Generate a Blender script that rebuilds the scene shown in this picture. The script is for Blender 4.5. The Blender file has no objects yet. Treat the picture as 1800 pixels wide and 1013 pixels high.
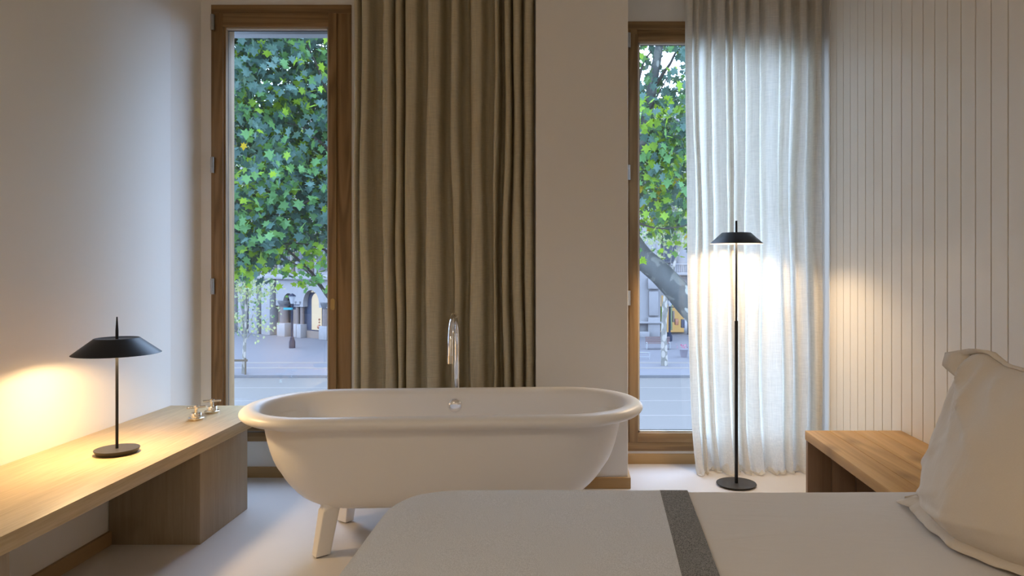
import bpy, bmesh, math, random
import numpy as np
from mathutils import Vector, Matrix, noise

C = bpy.context.scene.collection
SC = bpy.context.scene
PI = math.pi
R = math.radians
H = 1.226          # eye height above the room floor
F = 1250.0         # focal length in pixels of the 1800 wide frame
CX, CY = 1000.0, 465.0
def P(x, y, Y):    # a photograph direction carried out to the real distance Y of the thing
    return Vector(((x - CX) * Y / F, Y, H - (y - CY) * Y / F))

# ------------------------------------------------------------ camera, sky, exposure
cam = bpy.data.cameras.new('camera'); co = bpy.data.objects.new('camera', cam); C.objects.link(co)
co.location = (0, 0, H); co.rotation_euler = (PI / 2, 0, 0)
cam.sensor_width = 36; cam.lens = 36 * F / 1800
cam.shift_x = -(CX - 900) / 1800; cam.shift_y = (CY - 506.5) / 1800
cam.clip_start = 0.05; cam.clip_end = 500
SC.camera = co
w = bpy.data.worlds.new('dusk_sky'); SC.world = w; w.use_nodes = True
bg = w.node_tree.nodes['Background']
bg.inputs[0].default_value = (0.50, 0.67, 1.0, 1); bg.inputs[1].default_value = 10.5
SC.view_settings.view_transform = 'Standard'; SC.view_settings.look = 'None'
SC.view_settings.gamma = 1; SC.view_settings.use_curve_mapping = False
SC.view_settings.exposure = 0.0
cy = SC.cycles
cy.max_bounces = 9; cy.diffuse_bounces = 5; cy.glossy_bounces = 4; cy.transmission_bounces = 6
cy.transparent_max_bounces = 12; cy.sample_clamp_indirect = 6; cy.caustics_reflective = False; cy.caustics_refractive = False
cy.use_denoising = True

def fill_lamp(name, loc, power, color, size):     # warm fill lights added out of view, above and behind the camera
    l = bpy.data.lights.new(name, 'AREA'); l.energy = power; l.color = color; l.shape = 'DISK'; l.size = size; l.spread = R(150)
    o = bpy.data.objects.new(name, l); C.objects.link(o); o.location = loc; return o
fill_lamp('room_fill', (0.6, -1.2, 3.03), 14, (1.0, 0.83, 0.62), 0.22)
fill_lamp('room_fill', (-1.6, -0.5, 3.03), 24, (1.0, 0.83, 0.62), 0.22)
LED = 250.0        # radiance of the table lamp's diffuser
LED2 = 300.0       # radiance of the floor lamp's diffuser

# ------------------------------------------------------------ materials
def mat(name):
    m = bpy.data.materials.new(name); m.use_nodes = True
    nt = m.node_tree; b = nt.nodes['Principled BSDF']; return m, nt, b
def rgb(c): return (c[0], c[1], c[2], 1)
def plain(name, col, rough=0.5, metal=0.0, bump=0.0, bscale=200, vary=0.0, coat=0.0):
    m, nt, b = mat(name)
    b.inputs['Base Color'].default_value = rgb(col); b.inputs['Roughness'].default_value = rough
    b.inputs['Metallic'].default_value = metal
    if coat: b.inputs['Coat Weight'].default_value = coat; b.inputs['Coat Roughness'].default_value = 0.15
    tc = nt.nodes.new('ShaderNodeTexCoord')
    if vary:
        n = nt.nodes.new('ShaderNodeTexNoise'); n.inputs['Scale'].default_value = 3; n.inputs['Detail'].default_value = 4
        nt.links.new(tc.outputs['Object'], n.inputs['Vector'])
        mx = nt.nodes.new('ShaderNodeMix'); mx.data_type = 'RGBA'
        mx.inputs[6].default_value = rgb([x * (1 - vary) for x in col]); mx.inputs[7].default_value = rgb([min(1, x * (1 + vary)) for x in col])
        nt.links.new(n.outputs['Fac'], mx.inputs[0]); nt.links.new(mx.outputs[2], b.inputs['Base Color'])
    if bump:
        n = nt.nodes.new('ShaderNodeTexNoise'); n.inputs['Scale'].default_value = bscale; n.inputs['Detail'].default_value = 3
        nt.links.new(tc.outputs['Object'], n.inputs['Vector'])
        bp = nt.nodes.new('ShaderNodeBump'); bp.inputs['Strength'].default_value = bump; bp.inputs['Distance'].default_value = 0.002
        nt.links.new(n.outputs['Fac'], bp.inputs['Height']); nt.links.new(bp.outputs['Normal'], b.inputs['Normal'])
    return m
def emit(name, col, s):
    m, nt, b = mat(name)
    b.inputs['Base Color'].default_value = rgb(col)
    b.inputs['Emission Color'].default_value = rgb(col); b.inputs['Emission Strength'].default_value = s
    return m
def wood(name, light, dark, axis='Y', scale=1.0, rough=0.45, rings=0.5, knots=0.0, fine=0.35):
    m, nt, b = mat(name); N = nt.nodes; L = nt.links
    tc = N.new('ShaderNodeTexCoord'); mp = N.new('ShaderNodeMapping')
    s = {'X': (0.06, 1, 1), 'Y': (1, 0.06, 1), 'Z': (1, 1, 0.06)}[axis]
    mp.inputs['Scale'].default_value = [k * scale for k in s]
    oi = N.new('ShaderNodeObjectInfo'); ad = N.new('ShaderNodeVectorMath'); ad.operation = 'ADD'
    ml = N.new('ShaderNodeMath'); ml.operation = 'MULTIPLY'; ml.inputs[1].default_value = 13.0
    L.new(oi.outputs['Random'], ml.inputs[0]); L.new(tc.outputs['Object'], ad.inputs[0]); L.new(ml.outputs[0], ad.inputs[1])
    L.new(ad.outputs[0], mp.inputs['Vector'])
    n1 = N.new('ShaderNodeTexNoise'); n1.inputs['Scale'].default_value = 5; n1.inputs['Detail'].default_value = 3; n1.inputs['Distortion'].default_value = 0.6
    L.new(mp.outputs[0], n1.inputs['Vector'])
    k = N.new('ShaderNodeMath'); k.operation = 'MULTIPLY'; k.inputs[1].default_value = 14
    fr = N.new('ShaderNodeMath'); fr.operation = 'SINE'; L.new(n1.outputs['Fac'], k.inputs[0]); 
    k2 = N.new('ShaderNodeMath'); k2.operation = 'MULTIPLY'; k2.inputs[1].default_value = 3.0; L.new(k.outputs[0], k2.inputs[0]); L.new(k2.outputs[0], fr.inputs[0])
    n2 = N.new('ShaderNodeTexNoise'); n2.inputs['Scale'].default_value = 130; n2.inputs['Detail'].default_value = 2
    L.new(mp.outputs[0], n2.inputs['Vector'])
    a1 = N.new('ShaderNodeMath'); a1.operation = 'MULTIPLY_ADD'; a1.inputs[1].default_value = 0.28 * rings; a1.inputs[2].default_value = 0.5 - 0.5 * fine
    L.new(fr.outputs[0], a1.inputs[0])
    a2 = N.new('ShaderNodeMath'); a2.operation = 'MULTIPLY_ADD'; a2.inputs[1].default_value = fine; L.new(n2.outputs['Fac'], a2.inputs[0]); L.new(a1.outputs[0], a2.inputs[2])
    mx = N.new('ShaderNodeMix'); mx.data_type = 'RGBA'; mx.inputs[6].default_value = rgb(dark); mx.inputs[7].default_value = rgb(light)
    L.new(a2.outputs[0], mx.inputs[0])
    out = mx.outputs[2]
    if knots:
        v = N.new('ShaderNodeTexVoronoi'); v.voronoi_dimensions = '2D'; v.inputs['Scale'].default_value = 3.2
        mpk = N.new('ShaderNodeMapping'); mpk.inputs['Scale'].default_value = [1.5, 0.7, 0.0]
        L.new(ad.outputs[0], mpk.inputs['Vector']); L.new(mpk.outputs[0], v.inputs['Vector'])
        cr = N.new('ShaderNodeValToRGB'); cr.color_ramp.elements[0].position = 0.02; cr.color_ramp.elements[1].position = 0.20
        cr.color_ramp.elements[0].color = (knots, knots, knots, 1); cr.color_ramp.elements[1].color = (0, 0, 0, 1)
        L.new(v.outputs['Distance'], cr.inputs[0])
        m2 = N.new('ShaderNodeMix'); m2.data_type = 'RGBA'; L.new(out, m2.inputs[6]); m2.inputs[7].default_value = rgb([x * 0.45 for x in dark])
        L.new(cr.outputs[0], m2.inputs[0]); out = m2.outputs[2]
    L.new(out, b.inputs['Base Color']); b.inputs['Roughness'].default_value = rough
    bp = N.new('ShaderNodeBump'); bp.inputs['Strength'].default_value = 0.15; bp.inputs['Distance'].default_value = 0.001
    L.new(n2.outputs['Fac'], bp.inputs['Height']); L.new(bp.outputs['Normal'], b.inputs['Normal'])
    return m
def cloth(name, col, trans, clear, slub=0.35, sx=40, sz=400):
    """linen: diffuse + translucent + open weave"""
    m, nt, b = mat(name); N = nt.nodes; L = nt.links; N.remove(b)
    tc = N.new('ShaderNodeTexCoord')
    def streak(scale):
        mp = N.new('ShaderNodeMapping'); mp.inputs['Scale'].default_value = scale; L.new(tc.outputs['Object'], mp.inputs['Vector'])
        n = N.new('ShaderNodeTexNoise'); n.inputs['Scale'].default_value = 1; n.inputs['Detail'].default_value = 2; L.new(mp.outputs[0], n.inputs['Vector']); return n
    h = streak((20, 20, 520)); v = streak((420, 420, 7))
    s = N.new('ShaderNodeMath'); s.operation = 'ADD'; L.new(h.outputs['Fac'], s.inputs[0]); L.new(v.outputs['Fac'], s.inputs[1])
    mr = N.new('ShaderNodeMapRange'); mr.inputs[1].default_value = 0.7; mr.inputs[2].default_value = 1.3; L.new(s.outputs[0], mr.inputs[0])
    mx = N.new('ShaderNodeMix'); mx.data_type = 'RGBA'; L.new(mr.outputs[0], mx.inputs[0])
    mx.inputs[6].default_value = rgb([x * (1 - slub) for x in col]); mx.inputs[7].default_value = rgb([min(1, x * (1 + slub * 0.5)) for x in col])
    d = N.new('ShaderNodeBsdfDiffuse'); t = N.new('ShaderNodeBsdfTranslucent'); tr = N.new('ShaderNodeBsdfTransparent')
    L.new(mx.outputs[2], d.inputs[0]); L.new(mx.outputs[2], t.inputs[0])
    bp = N.new('ShaderNodeBump'); bp.inputs['Strength'].default_value = 0.3; bp.inputs['Distance'].default_value = 0.001
    L.new(s.outputs[0], bp.inputs['Height']); L.new(bp.outputs['Normal'], d.inputs['Normal'])
    a = N.new('ShaderNodeMixShader'); a.inputs[0].default_value = trans; L.new(d.outputs[0], a.inputs[1]); L.new(t.outputs[0], a.inputs[2])
    c = N.new('ShaderNodeMixShader'); L.new(a.outputs[0], c.inputs[1]); L.new(tr.outputs[0], c.inputs[2])
    cm = N.new('ShaderNodeMapRange'); cm.inputs[1].default_value = 0.8; cm.inputs[2].default_value = 1.25; cm.inputs[3].default_value = clear * 2; cm.inputs[4].default_value = 0.0
    L.new(s.outputs[0], cm.inputs[0]); L.new(cm.outputs[0], c.inputs[0])
    L.new(c.outputs[0], N['Material Output'].inputs[0]); return m
def fabric(name, col, col2, scale=900, bump=0.4, rough=0.95, wr=0.0, dist=0.002):
    m, nt, b = mat(name); N = nt.nodes; L = nt.links
    tc = N.new('ShaderNodeTexCoord')
    n = N.new('ShaderNodeTexNoise'); n.inputs['Scale'].default_value = scale; n.inputs['Detail'].default_value = 2; L.new(tc.outputs['Object'], n.inputs['Vector'])
    mr = N.new('ShaderNodeMapRange'); mr.inputs[1].default_value = 0.38; mr.inputs[2].default_value = 0.62; L.new(n.outputs['Fac'], mr.inputs[0])
    mx = N.new('ShaderNodeMix'); mx.data_type = 'RGBA'; mx.inputs[6].default_value = rgb(col2); mx.inputs[7].default_value = rgb(col)
    L.new(mr.outputs[0], mx.inputs[0]); L.new(mx.outputs[2], b.inputs['Base Color']); b.inputs['Roughness'].default_value = rough
    b.inputs['Sheen Weight'].default_value = 0.15
    bp = N.new('ShaderNodeBump'); bp.inputs['Strength'].default_value = bump; bp.inputs['Distance'].default_value = dist
    L.new(n.outputs['Fac'], bp.inputs['Height']); nrm = bp.outputs['Normal']
    if wr:
        mp = N.new('ShaderNodeMapping'); mp.inputs['Scale'].default_value = (1.2, 4.0, 2.5); mp.inputs['Rotation'].default_value = (0, 0, 0.35)
        L.new(tc.outputs['Object'], mp.inputs['Vector'])
        n3 = N.new('ShaderNodeTexNoise'); n3.inputs['Scale'].default_value = 3.0; n3.inputs['Detail'].default_value = 3; n3.inputs['Distortion'].default_value = 1.2
        L.new(mp.outputs[0], n3.inputs['Vector'])
        b2 = N.new('ShaderNodeBump'); b2.inputs['Strength'].default_value = wr; b2.inputs['Distance'].default_value = 0.02
        L.new(n3.outputs['Fac'], b2.inputs['Height']); L.new(nrm, b2.inputs['Normal']); nrm = b2.outputs['Normal']
    L.new(nrm, b.inputs['Normal']); return m
def glass(name, tint=(0.96, 0.98, 0.97)):
    m, nt, b = mat(name); N = nt.nodes; L = nt.links; N.remove(b)
    t = N.new('ShaderNodeBsdfTransparent'); t.inputs[0].default_value = rgb(tint)
    g = N.new('ShaderNodeBsdfGlossy'); g.inputs['Roughness'].default_value = 0.0
    ge = N.new('ShaderNodeNewGeometry'); dt = N.new('ShaderNodeVectorMath'); dt.operation = 'DOT_PRODUCT'     # Schlick reflectance, the same from both sides
    L.new(ge.outputs['Normal'], dt.inputs[0]); L.new(ge.outputs['Incoming'], dt.inputs[1])
    ab = N.new('ShaderNodeMath'); ab.operation = 'ABSOLUTE'; L.new(dt.outputs['Value'], ab.inputs[0])
    om = N.new('ShaderNodeMath'); om.operation = 'SUBTRACT'; om.inputs[0].default_value = 1; L.new(ab.outputs[0], om.inputs[1])
    pw_ = N.new('ShaderNodeMath'); pw_.operation = 'POWER'; pw_.inputs[1].default_value = 5; L.new(om.outputs[0], pw_.inputs[0])
    k = N.new('ShaderNodeMath'); k.operation = 'MULTIPLY_ADD'; k.inputs[1].default_value = 0.9; k.inputs[2].default_value = 0.035; L.new(pw_.outputs[0], k.inputs[0])
    a = N.new('ShaderNodeMixShader'); L.new(k.outputs[0], a.inputs[0]); L.new(t.outputs[0], a.inputs[1]); L.new(g.outputs[0], a.inputs[2])
    L.new(a.outputs[0], N['Material Output'].inputs[0]); return m
def leafmat(name, col, trans=0.4, rough=0.4):
    m, nt, b = mat(name); N = nt.nodes; L = nt.links
    b.inputs['Base Color'].default_value = rgb(col); b.inputs['Roughness'].default_value = rough
    t = N.new('ShaderNodeBsdfTranslucent'); t.inputs[0].default_value = rgb([min(1, col[0] * 1.5 + .03), min(1, col[1] * 1.4), col[2] * 0.7])
    a = N.new('ShaderNodeMixShader'); a.inputs[0].default_value = trans
    L.new(b.outputs[0], a.inputs[1]); L.new(t.outputs[0], a.inputs[2]); L.new(a.outputs[0], N['Material Output'].inputs[0]); return m
def bark(name, dark, pale, scale=3.0, amount=0.35, stretch=0.5):
    m, nt, b = mat(name); N = nt.nodes; L = nt.links
    tc = N.new('ShaderNodeTexCoord'); mp = N.new('ShaderNodeMapping'); mp.inputs['Scale'].default_value = (1, 1, stretch)
    L.new(tc.outputs['Object'], mp.inputs['Vector'])
    v = N.new('ShaderNodeTexVoronoi'); v.inputs['Scale'].default_value = scale; L.new(mp.outputs[0], v.inputs['Vector'])
    n = N.new('ShaderNodeTexNoise'); n.inputs['Scale'].default_value = scale * 1.3; n.inputs['Detail'].default_value = 4; L.new(mp.outputs[0], n.inputs['Vector'])
    lt = N.new('ShaderNodeMath'); lt.operation = 'LESS_THAN'; lt.inputs[1].default_value = amount; L.new(v.outputs['Distance'], lt.inputs[0])
    m1 = N.new('ShaderNodeMix'); m1.data_type = 'RGBA'; m1.inputs[6].default_value = rgb([x * 0.55 for x in dark]); m1.inputs[7].default_value = rgb([x * 1.3 for x in dark])
    L.new(n.outputs['Fac'], m1.inputs[0])
    n5 = N.new('ShaderNodeTexNoise'); n5.inputs['Scale'].default_value = scale * 0.9; n5.inputs['Detail'].default_value = 3; n5.inputs['Distortion'].default_value = 1.0
    L.new(tc.outputs['Object'], n5.inputs['Vector'])
    g5 = N.new('ShaderNodeMath'); g5.operation = 'GREATER_THAN'; g5.inputs[1].default_value = 0.56; L.new(n5.outputs['Fac'], g5.inputs[0])
    h5 = N.new('ShaderNodeMath'); h5.operation = 'MULTIPLY'; h5.inputs[1].default_value = 0.55; L.new(g5.outputs[0], h5.inputs[0])
    m0 = N.new('ShaderNodeMix'); m0.data_type = 'RGBA'; L.new(h5.outputs[0], m0.inputs[0]); L.new(m1.outputs[2], m0.inputs[6]); m0.inputs[7].default_value = rgb([x * 0.62 for x in pale])
    m2 = N.new('ShaderNodeMix'); m2.data_type = 'RGBA'; L.new(lt.outputs[0], m2.inputs[0]); L.new(m0.outputs[2], m2.inputs[6]); m2.inputs[7].default_value = rgb(pale)
    L.new(m2.outputs[2], b.inputs['Base Color']); b.inputs['Roughness'].default_value = 0.85; return m

M = {}
M['wall'] = plain('wall_paint', (0.76, 0.73, 0.68), 0.62, bump=0.05, bscale=300)
M['ceiling'] = plain('ceiling_paint', (0.74, 0.71, 0.66), 0.8)
M['board'] = plain('board_paint', (0.76, 0.71, 0.63), 0.36, bump=0.03, bscale=120)
M['groove'] = plain('groove_shade', (0.30, 0.20, 0.10), 0.7)  # backing coloured brown to stand for the shadow in the grooves
M['floor'] = plain('resin_floor', (0.62, 0.60, 0.60), 0.30, vary=0.05)
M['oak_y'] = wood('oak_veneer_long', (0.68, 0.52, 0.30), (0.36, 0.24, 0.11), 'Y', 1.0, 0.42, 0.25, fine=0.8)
M['oak_z'] = wood('oak_veneer_shaded', (0.42, 0.335, 0.235), (0.26, 0.195, 0.125), 'Z', 1.0, 0.45, 0.25, fine=0.6)  # same oak as the bench top, darkened for the shade on the blocks
M['frame_x'] = wood('window_oak_across', (0.33, 0.20, 0.09), (0.16, 0.09, 0.035), 'X', 1.4, 0.5, 1.2)
M['frame_z'] = wood('window_oak_upright', (0.33, 0.20, 0.09), (0.16, 0.09, 0.035), 'Z', 1.4, 0.5, 1.2)
M['base_x'] = wood('baseboard_oak', (0.46, 0.30, 0.14), (0.34, 0.21, 0.09), 'X', 1.0, 0.5, 0.4)
M['base_y'] = wood('baseboard_oak_long', (0.40, 0.26, 0.13), (0.30, 0.19, 0.09), 'Y', 1.0, 0.5, 0.4)
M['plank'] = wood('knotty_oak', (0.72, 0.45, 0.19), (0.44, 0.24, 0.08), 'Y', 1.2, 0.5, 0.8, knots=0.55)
M['plank_end'] = wood('shaded_oak_side', (0.34, 0.22, 0.14), (0.20, 0.12, 0.07), 'Z', 1.2, 0.5, 0.6)  # bench oak coloured darker for the shade under the top
M['bead'] = plain('glazing_bead', (0.55, 0.50, 0.42), 0.4)
M['gasket'] = plain('black_gasket', (0.04, 0.04, 0.045), 0.6)
M['glass'] = glass('window_glass')
M['tub'] = plain('matte_solid_surface', (0.82, 0.79, 0.755), 0.38)
M['black'] = plain('black_lacquer', (0.012, 0.013, 0.016), 0.42)
M['darkgrey'] = plain('graphite_lacquer', (0.035, 0.032, 0.03), 0.42)
M['lining'] = plain('shade_white_lining', (0.8, 0.78, 0.72), 0.6)
M['led'] = emit('led_diffuser', (1.0, 0.68, 0.34), LED)
M['led2'] = emit('led_diffuser_floor_lamp', (1.0, 0.74, 0.46), LED2)
M['chrome'] = plain('polished_chrome', (0.88, 0.88, 0.90), 0.06, 1.0)
M['nickel'] = plain('brushed_nickel', (0.80, 0.74, 0.64), 0.16, 1.0)
M['steel'] = plain('hinge_steel', (0.45, 0.45, 0.45), 0.35, 1.0)
M['brass'] = plain('dull_brass', (0.42, 0.30, 0.12), 0.45, 0.6)
M['linen'] = cloth('linen_unlit', (0.6480, 0.5704, 0.4026), 0.22, 0.01, slub=.16)  # same linen as the right curtain, coloured darker where nothing lights it from behind
M['sheer'] = cloth('linen_backlit', (0.83, 0.78, 0.69), 0.56, 0.012, slub=.13)  # same linen, made paler and more translucent for the window behind it
M['sheet'] = fabric('cotton_sheet', (0.70, 0.655, 0.60), (0.66, 0.62, 0.565), 1200, 0.1, wr=0.10)
M['pillow'] = fabric('cotton_pillowcase', (0.66, 0.57, 0.45), (0.62, 0.535, 0.42), 1200, 0.1, wr=0.22)
M['throw'] = fabric('beige_wool', (0.75, 0.755, 0.765), (0.55, 0.555, 0.56), 560, 0.6, dist=0.003)
M['band'] = fabric('dark_grey_wool', (0.30, 0.29, 0.27), (0.06, 0.06, 0.06), 420, 0.8, dist=0.004)
M['bedbase'] = fabric('bed_base_cloth', (0.45, 0.42, 0.38), (0.38, 0.35, 0.31), 400)
M['stone'] = plain('blue_grey_stone', (0.0945, 0.0913, 0.0952), 0.85, vary=0.12)
M['stone2'] = plain('pale_stone', (0.1743, 0.1653, 0.1676), 0.85, vary=0.12)
M['pink'] = plain('pink_marble', (0.1164, 0.0913, 0.0838), 0.6, vary=0.15)
M['darkwin'] = plain('dark_window', (0.0241, 0.0275, 0.0399), 0.2)
M['navy'] = plain('dark_shopfront', (0.0365, 0.0421, 0.0625), 0.4)
M['brown'] = plain('brown_shop_base', (0.1463, 0.1119, 0.0934), 0.5)
M['road'] = plain('asphalt', (0.0899, 0.0797, 0.0723), 0.7, vary=0.05)
M['pave'] = plain('pavement', (0.0950, 0.0894, 0.0964), 0.8, vary=0.06)
M['paint'] = plain('road_paint', (0.1212, 0.1057, 0.0963), 0.6)
M['lintel'] = plain('lintel_stone', (0.1638, 0.1670, 0.1727), 0.8)
M['iron'] = plain('black_iron', (0.015, 0.018, 0.03), 0.5)
M['lantern'] = plain('lantern_glass', (0.2352, 0.2375, 0.2504), 0.3)
M['turq'] = plain('turquoise_plate', (0.0313, 0.1732, 0.2022), 0.5)
M['lit'] = emit('lit_display', (1.0, 0.86, 0.62), 0.75)
M['lit2'] = emit('lit_shop_interior', (1.0, 0.72, 0.30), 0.6)
M['letters'] = emit('lit_letters', (1.0, 0.98, 0.9), 0.75)
M['orange'] = plain('terracotta_goods', (0.2250, 0.0851, 0.0414), 0.6)
M['trunk_dark'] = bark('plane_bark', (0.0543, 0.0555, 0.0533), (0.1868, 0.1819, 0.1598), 5.2, 0.20, 0.55)
M['trunk_pale'] = bark('pale_bark', (0.1396, 0.1297, 0.1131), (0.2348, 0.2118, 0.1860), 4.0, 0.45, 0.6)
M['branch'] = plain('branch_bark', (0.0362, 0.0316, 0.0278), 0.9)
M['leaf_teal'] = leafmat('leaf_dark', (0.0364, 0.0790, 0.0659), 0.30, 0.38)
M['leaf_mid'] = leafmat('leaf_mid', (0.0644, 0.1512, 0.0516), 0.40, 0.42)
M['leaf_lime'] = leafmat('leaf_lime', (0.1476, 0.2475, 0.0305), 0.5, 0.5)  # brightened to stand for warm light shining through the leaf
M['leaf_yellow'] = leafmat('leaf_yellow', (0.2713, 0.1998, 0.0162), 0.5, 0.5)
M['leaf_pale'] = leafmat('leaf_pale', (0.2202, 0.2560, 0.1658), 0.5, 0.5)
M['guard'] = plain('weathered_timber_guard', (0.0769, 0.0600, 0.0428), 0.8)
M['benchwood'] = plain('street_bench_wood', (0.1126, 0.0799, 0.0777), 0.6)
M['white'] = plain('white_painted_iron', (0.1823, 0.1817, 0.1890), 0.5)
M['flower'] = plain('pink_flowers', (0.2811, 0.0799, 0.1296), 0.7)
M['pot'] = plain('lilac_grey_pot', (0.1123, 0.1004, 0.1189), 0.6)

for k_, sp_l in (('iron', .05), ('lantern', .1), ('stone', .1), ('stone2', .1), ('pink', .1), ('road', .15), ('pave', .1), ('paint', .1), ('lintel', .1), ('trunk_dark', .08), ('trunk_pale', .08), ('branch', .05),
                 ('leaf_teal', .22), ('leaf_mid', .2), ('leaf_lime', .15), ('leaf_yellow', .15), ('leaf_pale', .1), ('guard', .05), ('benchwood', .05), ('navy', .08), ('darkwin', .15), ('brown', .08), ('turq', .1),
                 ('black', .28), ('darkgrey', .3), ('frame_x', .3), ('frame_z', .3), ('base_x', .3), ('plank', .3), ('plank_end', .2), ('oak_y', .4), ('oak_z', .3)):
    for nd in M[k_].node_tree.nodes:
        if nd.type == 'BSDF_PRINCIPLED': nd.inputs['Specular IOR Level'].default_value = sp_l
for k_ in ('lit', 'lit2', 'led', 'led2', 'letters'): M[k_].node_tree.nodes['Principled BSDF'].inputs['Base Color'].default_value = (.02, .02, .02, 1)
# ------------------------------------------------------------ builders
def org(o):
    v = Vector((0, 0, 0))
    while o: v = v + Vector(o.location); o = o.parent
    return v
def obj(name, bm, m, parent=None, smooth=True, angle=35):
    """bm is in world metres; the mesh is stored relative to the parent's base"""
    if parent is not None:
        bmesh.ops.translate(bm, verts=bm.verts, vec=-org(parent))
    me = bpy.data.meshes.new(name); bm.to_mesh(me); bm.free()
    for x in (m if isinstance(m, (list, tuple)) else [m]): me.materials.append(x)
    if smooth:
        me.shade_smooth()
        try: me.set_sharp_from_angle(angle=R(angle))
        except Exception: pass
    o = bpy.data.objects.new(name, me); C.objects.link(o); o.parent = parent
    return o
def tag(o, label=None, cat=None, group=None, kind=None):
    for k, v in (('label', label), ('category', cat), ('group', group), ('kind', kind)):
        if v: o[k] = v
    return o
def thing(name, loc, label, cat, group=None):
    o = bpy.data.objects.new(name, None); C.objects.link(o); o.location = loc; o.empty_display_size = 0.1
    return tag(o, label, cat, group)
def struct(name, bm, m, parent=None, smooth=False):
    o = obj(name, bm, m, parent, smooth)
    if parent is None: o['kind'] = 'structure'
    return o
def box(bm, x0, x1, y0, y1, z0, z1, bev=0.0, mi=0):
    vs = [bm.verts.new((x, y, z)) for x in (x0, x1) for y in (y0, y1) for z in (z0, z1)]
    fs = []
    for f in ((0, 1, 3, 2), (4, 6, 7, 5), (0, 4, 5, 1), (2, 3, 7, 6), (0, 2, 6, 4), (1, 5, 7, 3)):
        fc = bm.faces.new([vs[i] for i in f]); fc.material_index = mi; fs.append(fc)
    if bev:
        es = list({e for f in fs for e in f.edges})
        bmesh.ops.bevel(bm, geom=es, offset=bev, segments=2, affect='EDGES', profile=0.5)
def B(*a, **k):
    bm = bmesh.new(); box(bm, *a, **k); bmesh.ops.recalc_face_normals(bm, faces=bm.faces); return bm
def lathe(bm, prof, cx, cy_, n=32, cap=True):
    rings = []
    for r, z in prof:
        rings.append([bm.verts.new((cx + r * math.cos(2 * PI * i / n), cy_ + r * math.sin(2 * PI * i / n), z)) for i in range(n)])
    for a, b in zip(rings, rings[1:]):
        for i in range(n): bm.faces.new((a[i], a[(i + 1) % n], b[(i + 1) % n], b[i]))
    if cap:
        bm.faces.new(rings[0][::-1]); bm.faces.new(rings[-1])
    return rings
def lobj(prof, cx, cy_, n=32, cap=True):
    bm = bmesh.new(); lathe(bm, prof, cx, cy_, n, cap); bmesh.ops.recalc_face_normals(bm, faces=bm.faces); return bm
def tube(bm, pts, rad, n=12, caps=True):
    pts = [Vector(p) for p in pts]; m = len(pts)
    if not isinstance(rad, (list, tuple)): rad = [rad] * m
    rings = []; up = None
    for i, p in enumerate(pts):
        d = (pts[min(i + 1, m - 1)] - pts[max(i - 1, 0)]).normalized()
        if up is None:
            up = Vector((0, 0, 1)) if abs(d.z) < 0.9 else Vector((1, 0, 0))
        s = d.cross(up).normalized(); up = s.cross(d).normalized()
        rings.append([bm.verts.new(p + (s * math.cos(2 * PI * k / n) + up * math.sin(2 * PI * k / n)) * rad[i]) for k in range(n)])
    for a, b in zip(rings, rings[1:]):
        for k in range(n): bm.faces.new((a[k], a[(k + 1) % n], b[(k + 1) % n], b[k]))
    if caps: bm.faces.new(rings[0][::-1]); bm.faces.new(rings[-1])
def T(pts, rad, n=12):
    bm = bmesh.new(); tube(bm, pts, rad, n); bmesh.ops.recalc_face_normals(bm, faces=bm.faces); return bm
def smooth_path(pts, k=6):
    pts = [Vector(p) for p in pts]; out = []
    for i in range(len(pts) - 1):
        p0, p1, p2, p3 = pts[max(i - 1, 0)], pts[i], pts[i + 1], pts[min(i + 2, len(pts) - 1)]
        for j in range(k):
            t = j / k
            out.append(0.5 * ((2 * p1) + (p2 - p0) * t + (2 * p0 - 5 * p1 + 4 * p2 - p3) * t * t + (3 * p1 - p0 - 3 * p2 + p3) * t ** 3))
    out.append(pts[-1]); return out
def lin(a, b, t): return a + (b - a) * t

# ------------------------------------------------------------ room shell
XL, XR, YB, YP = -2.173, 1.543, -2.0, 3.90       # left wall, right wall, back wall, front face of the pier
Y1, Y2, ZC = 4.10, 4.38, 3.05                    # wall planes of the two windows, ceiling height
struct('floor', B(XL - .1, XR + .1, YB, 4.45, -0.12, 0.0), M['floor'])
struct('ceiling', B(XL - .1, XR + .1, YB, 4.6, ZC, ZC + 0.12), M['ceiling'])
bm = B(XL - 0.3, XL, YB, 3.88, 0, ZC)
box(bm, XL - 0.05, -2.014, YB, 3.88, 0, 0.40)     # furred-out lower wall under the bench
vs = [(XL - .3, 3.88), (XL, 3.88), (-2.122, 4.10), (-2.06, 4.104), (-2.06, 4.20), (XL - .15, 4.22), (XL - .3, 4.20)]
lo = [bm.verts.new((x, y, 0)) for x, y in vs]; hi = [bm.verts.new((x, y, ZC)) for x, y in vs]
bm.faces.new(lo[::-1]); bm.faces.new(hi)
for i in range(7): bm.faces.new((lo[i], lo[(i + 1) % 7], hi[(i + 1) % 7], hi[i]))
bmesh.ops.recalc_face_normals(bm, faces=bm.faces)
struct('wall_left', bm, M['wall'])
struct('wall_back', B(XL - .1, XR + .1, YB - 0.15, YB, 0, ZC), M['wall'])

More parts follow.
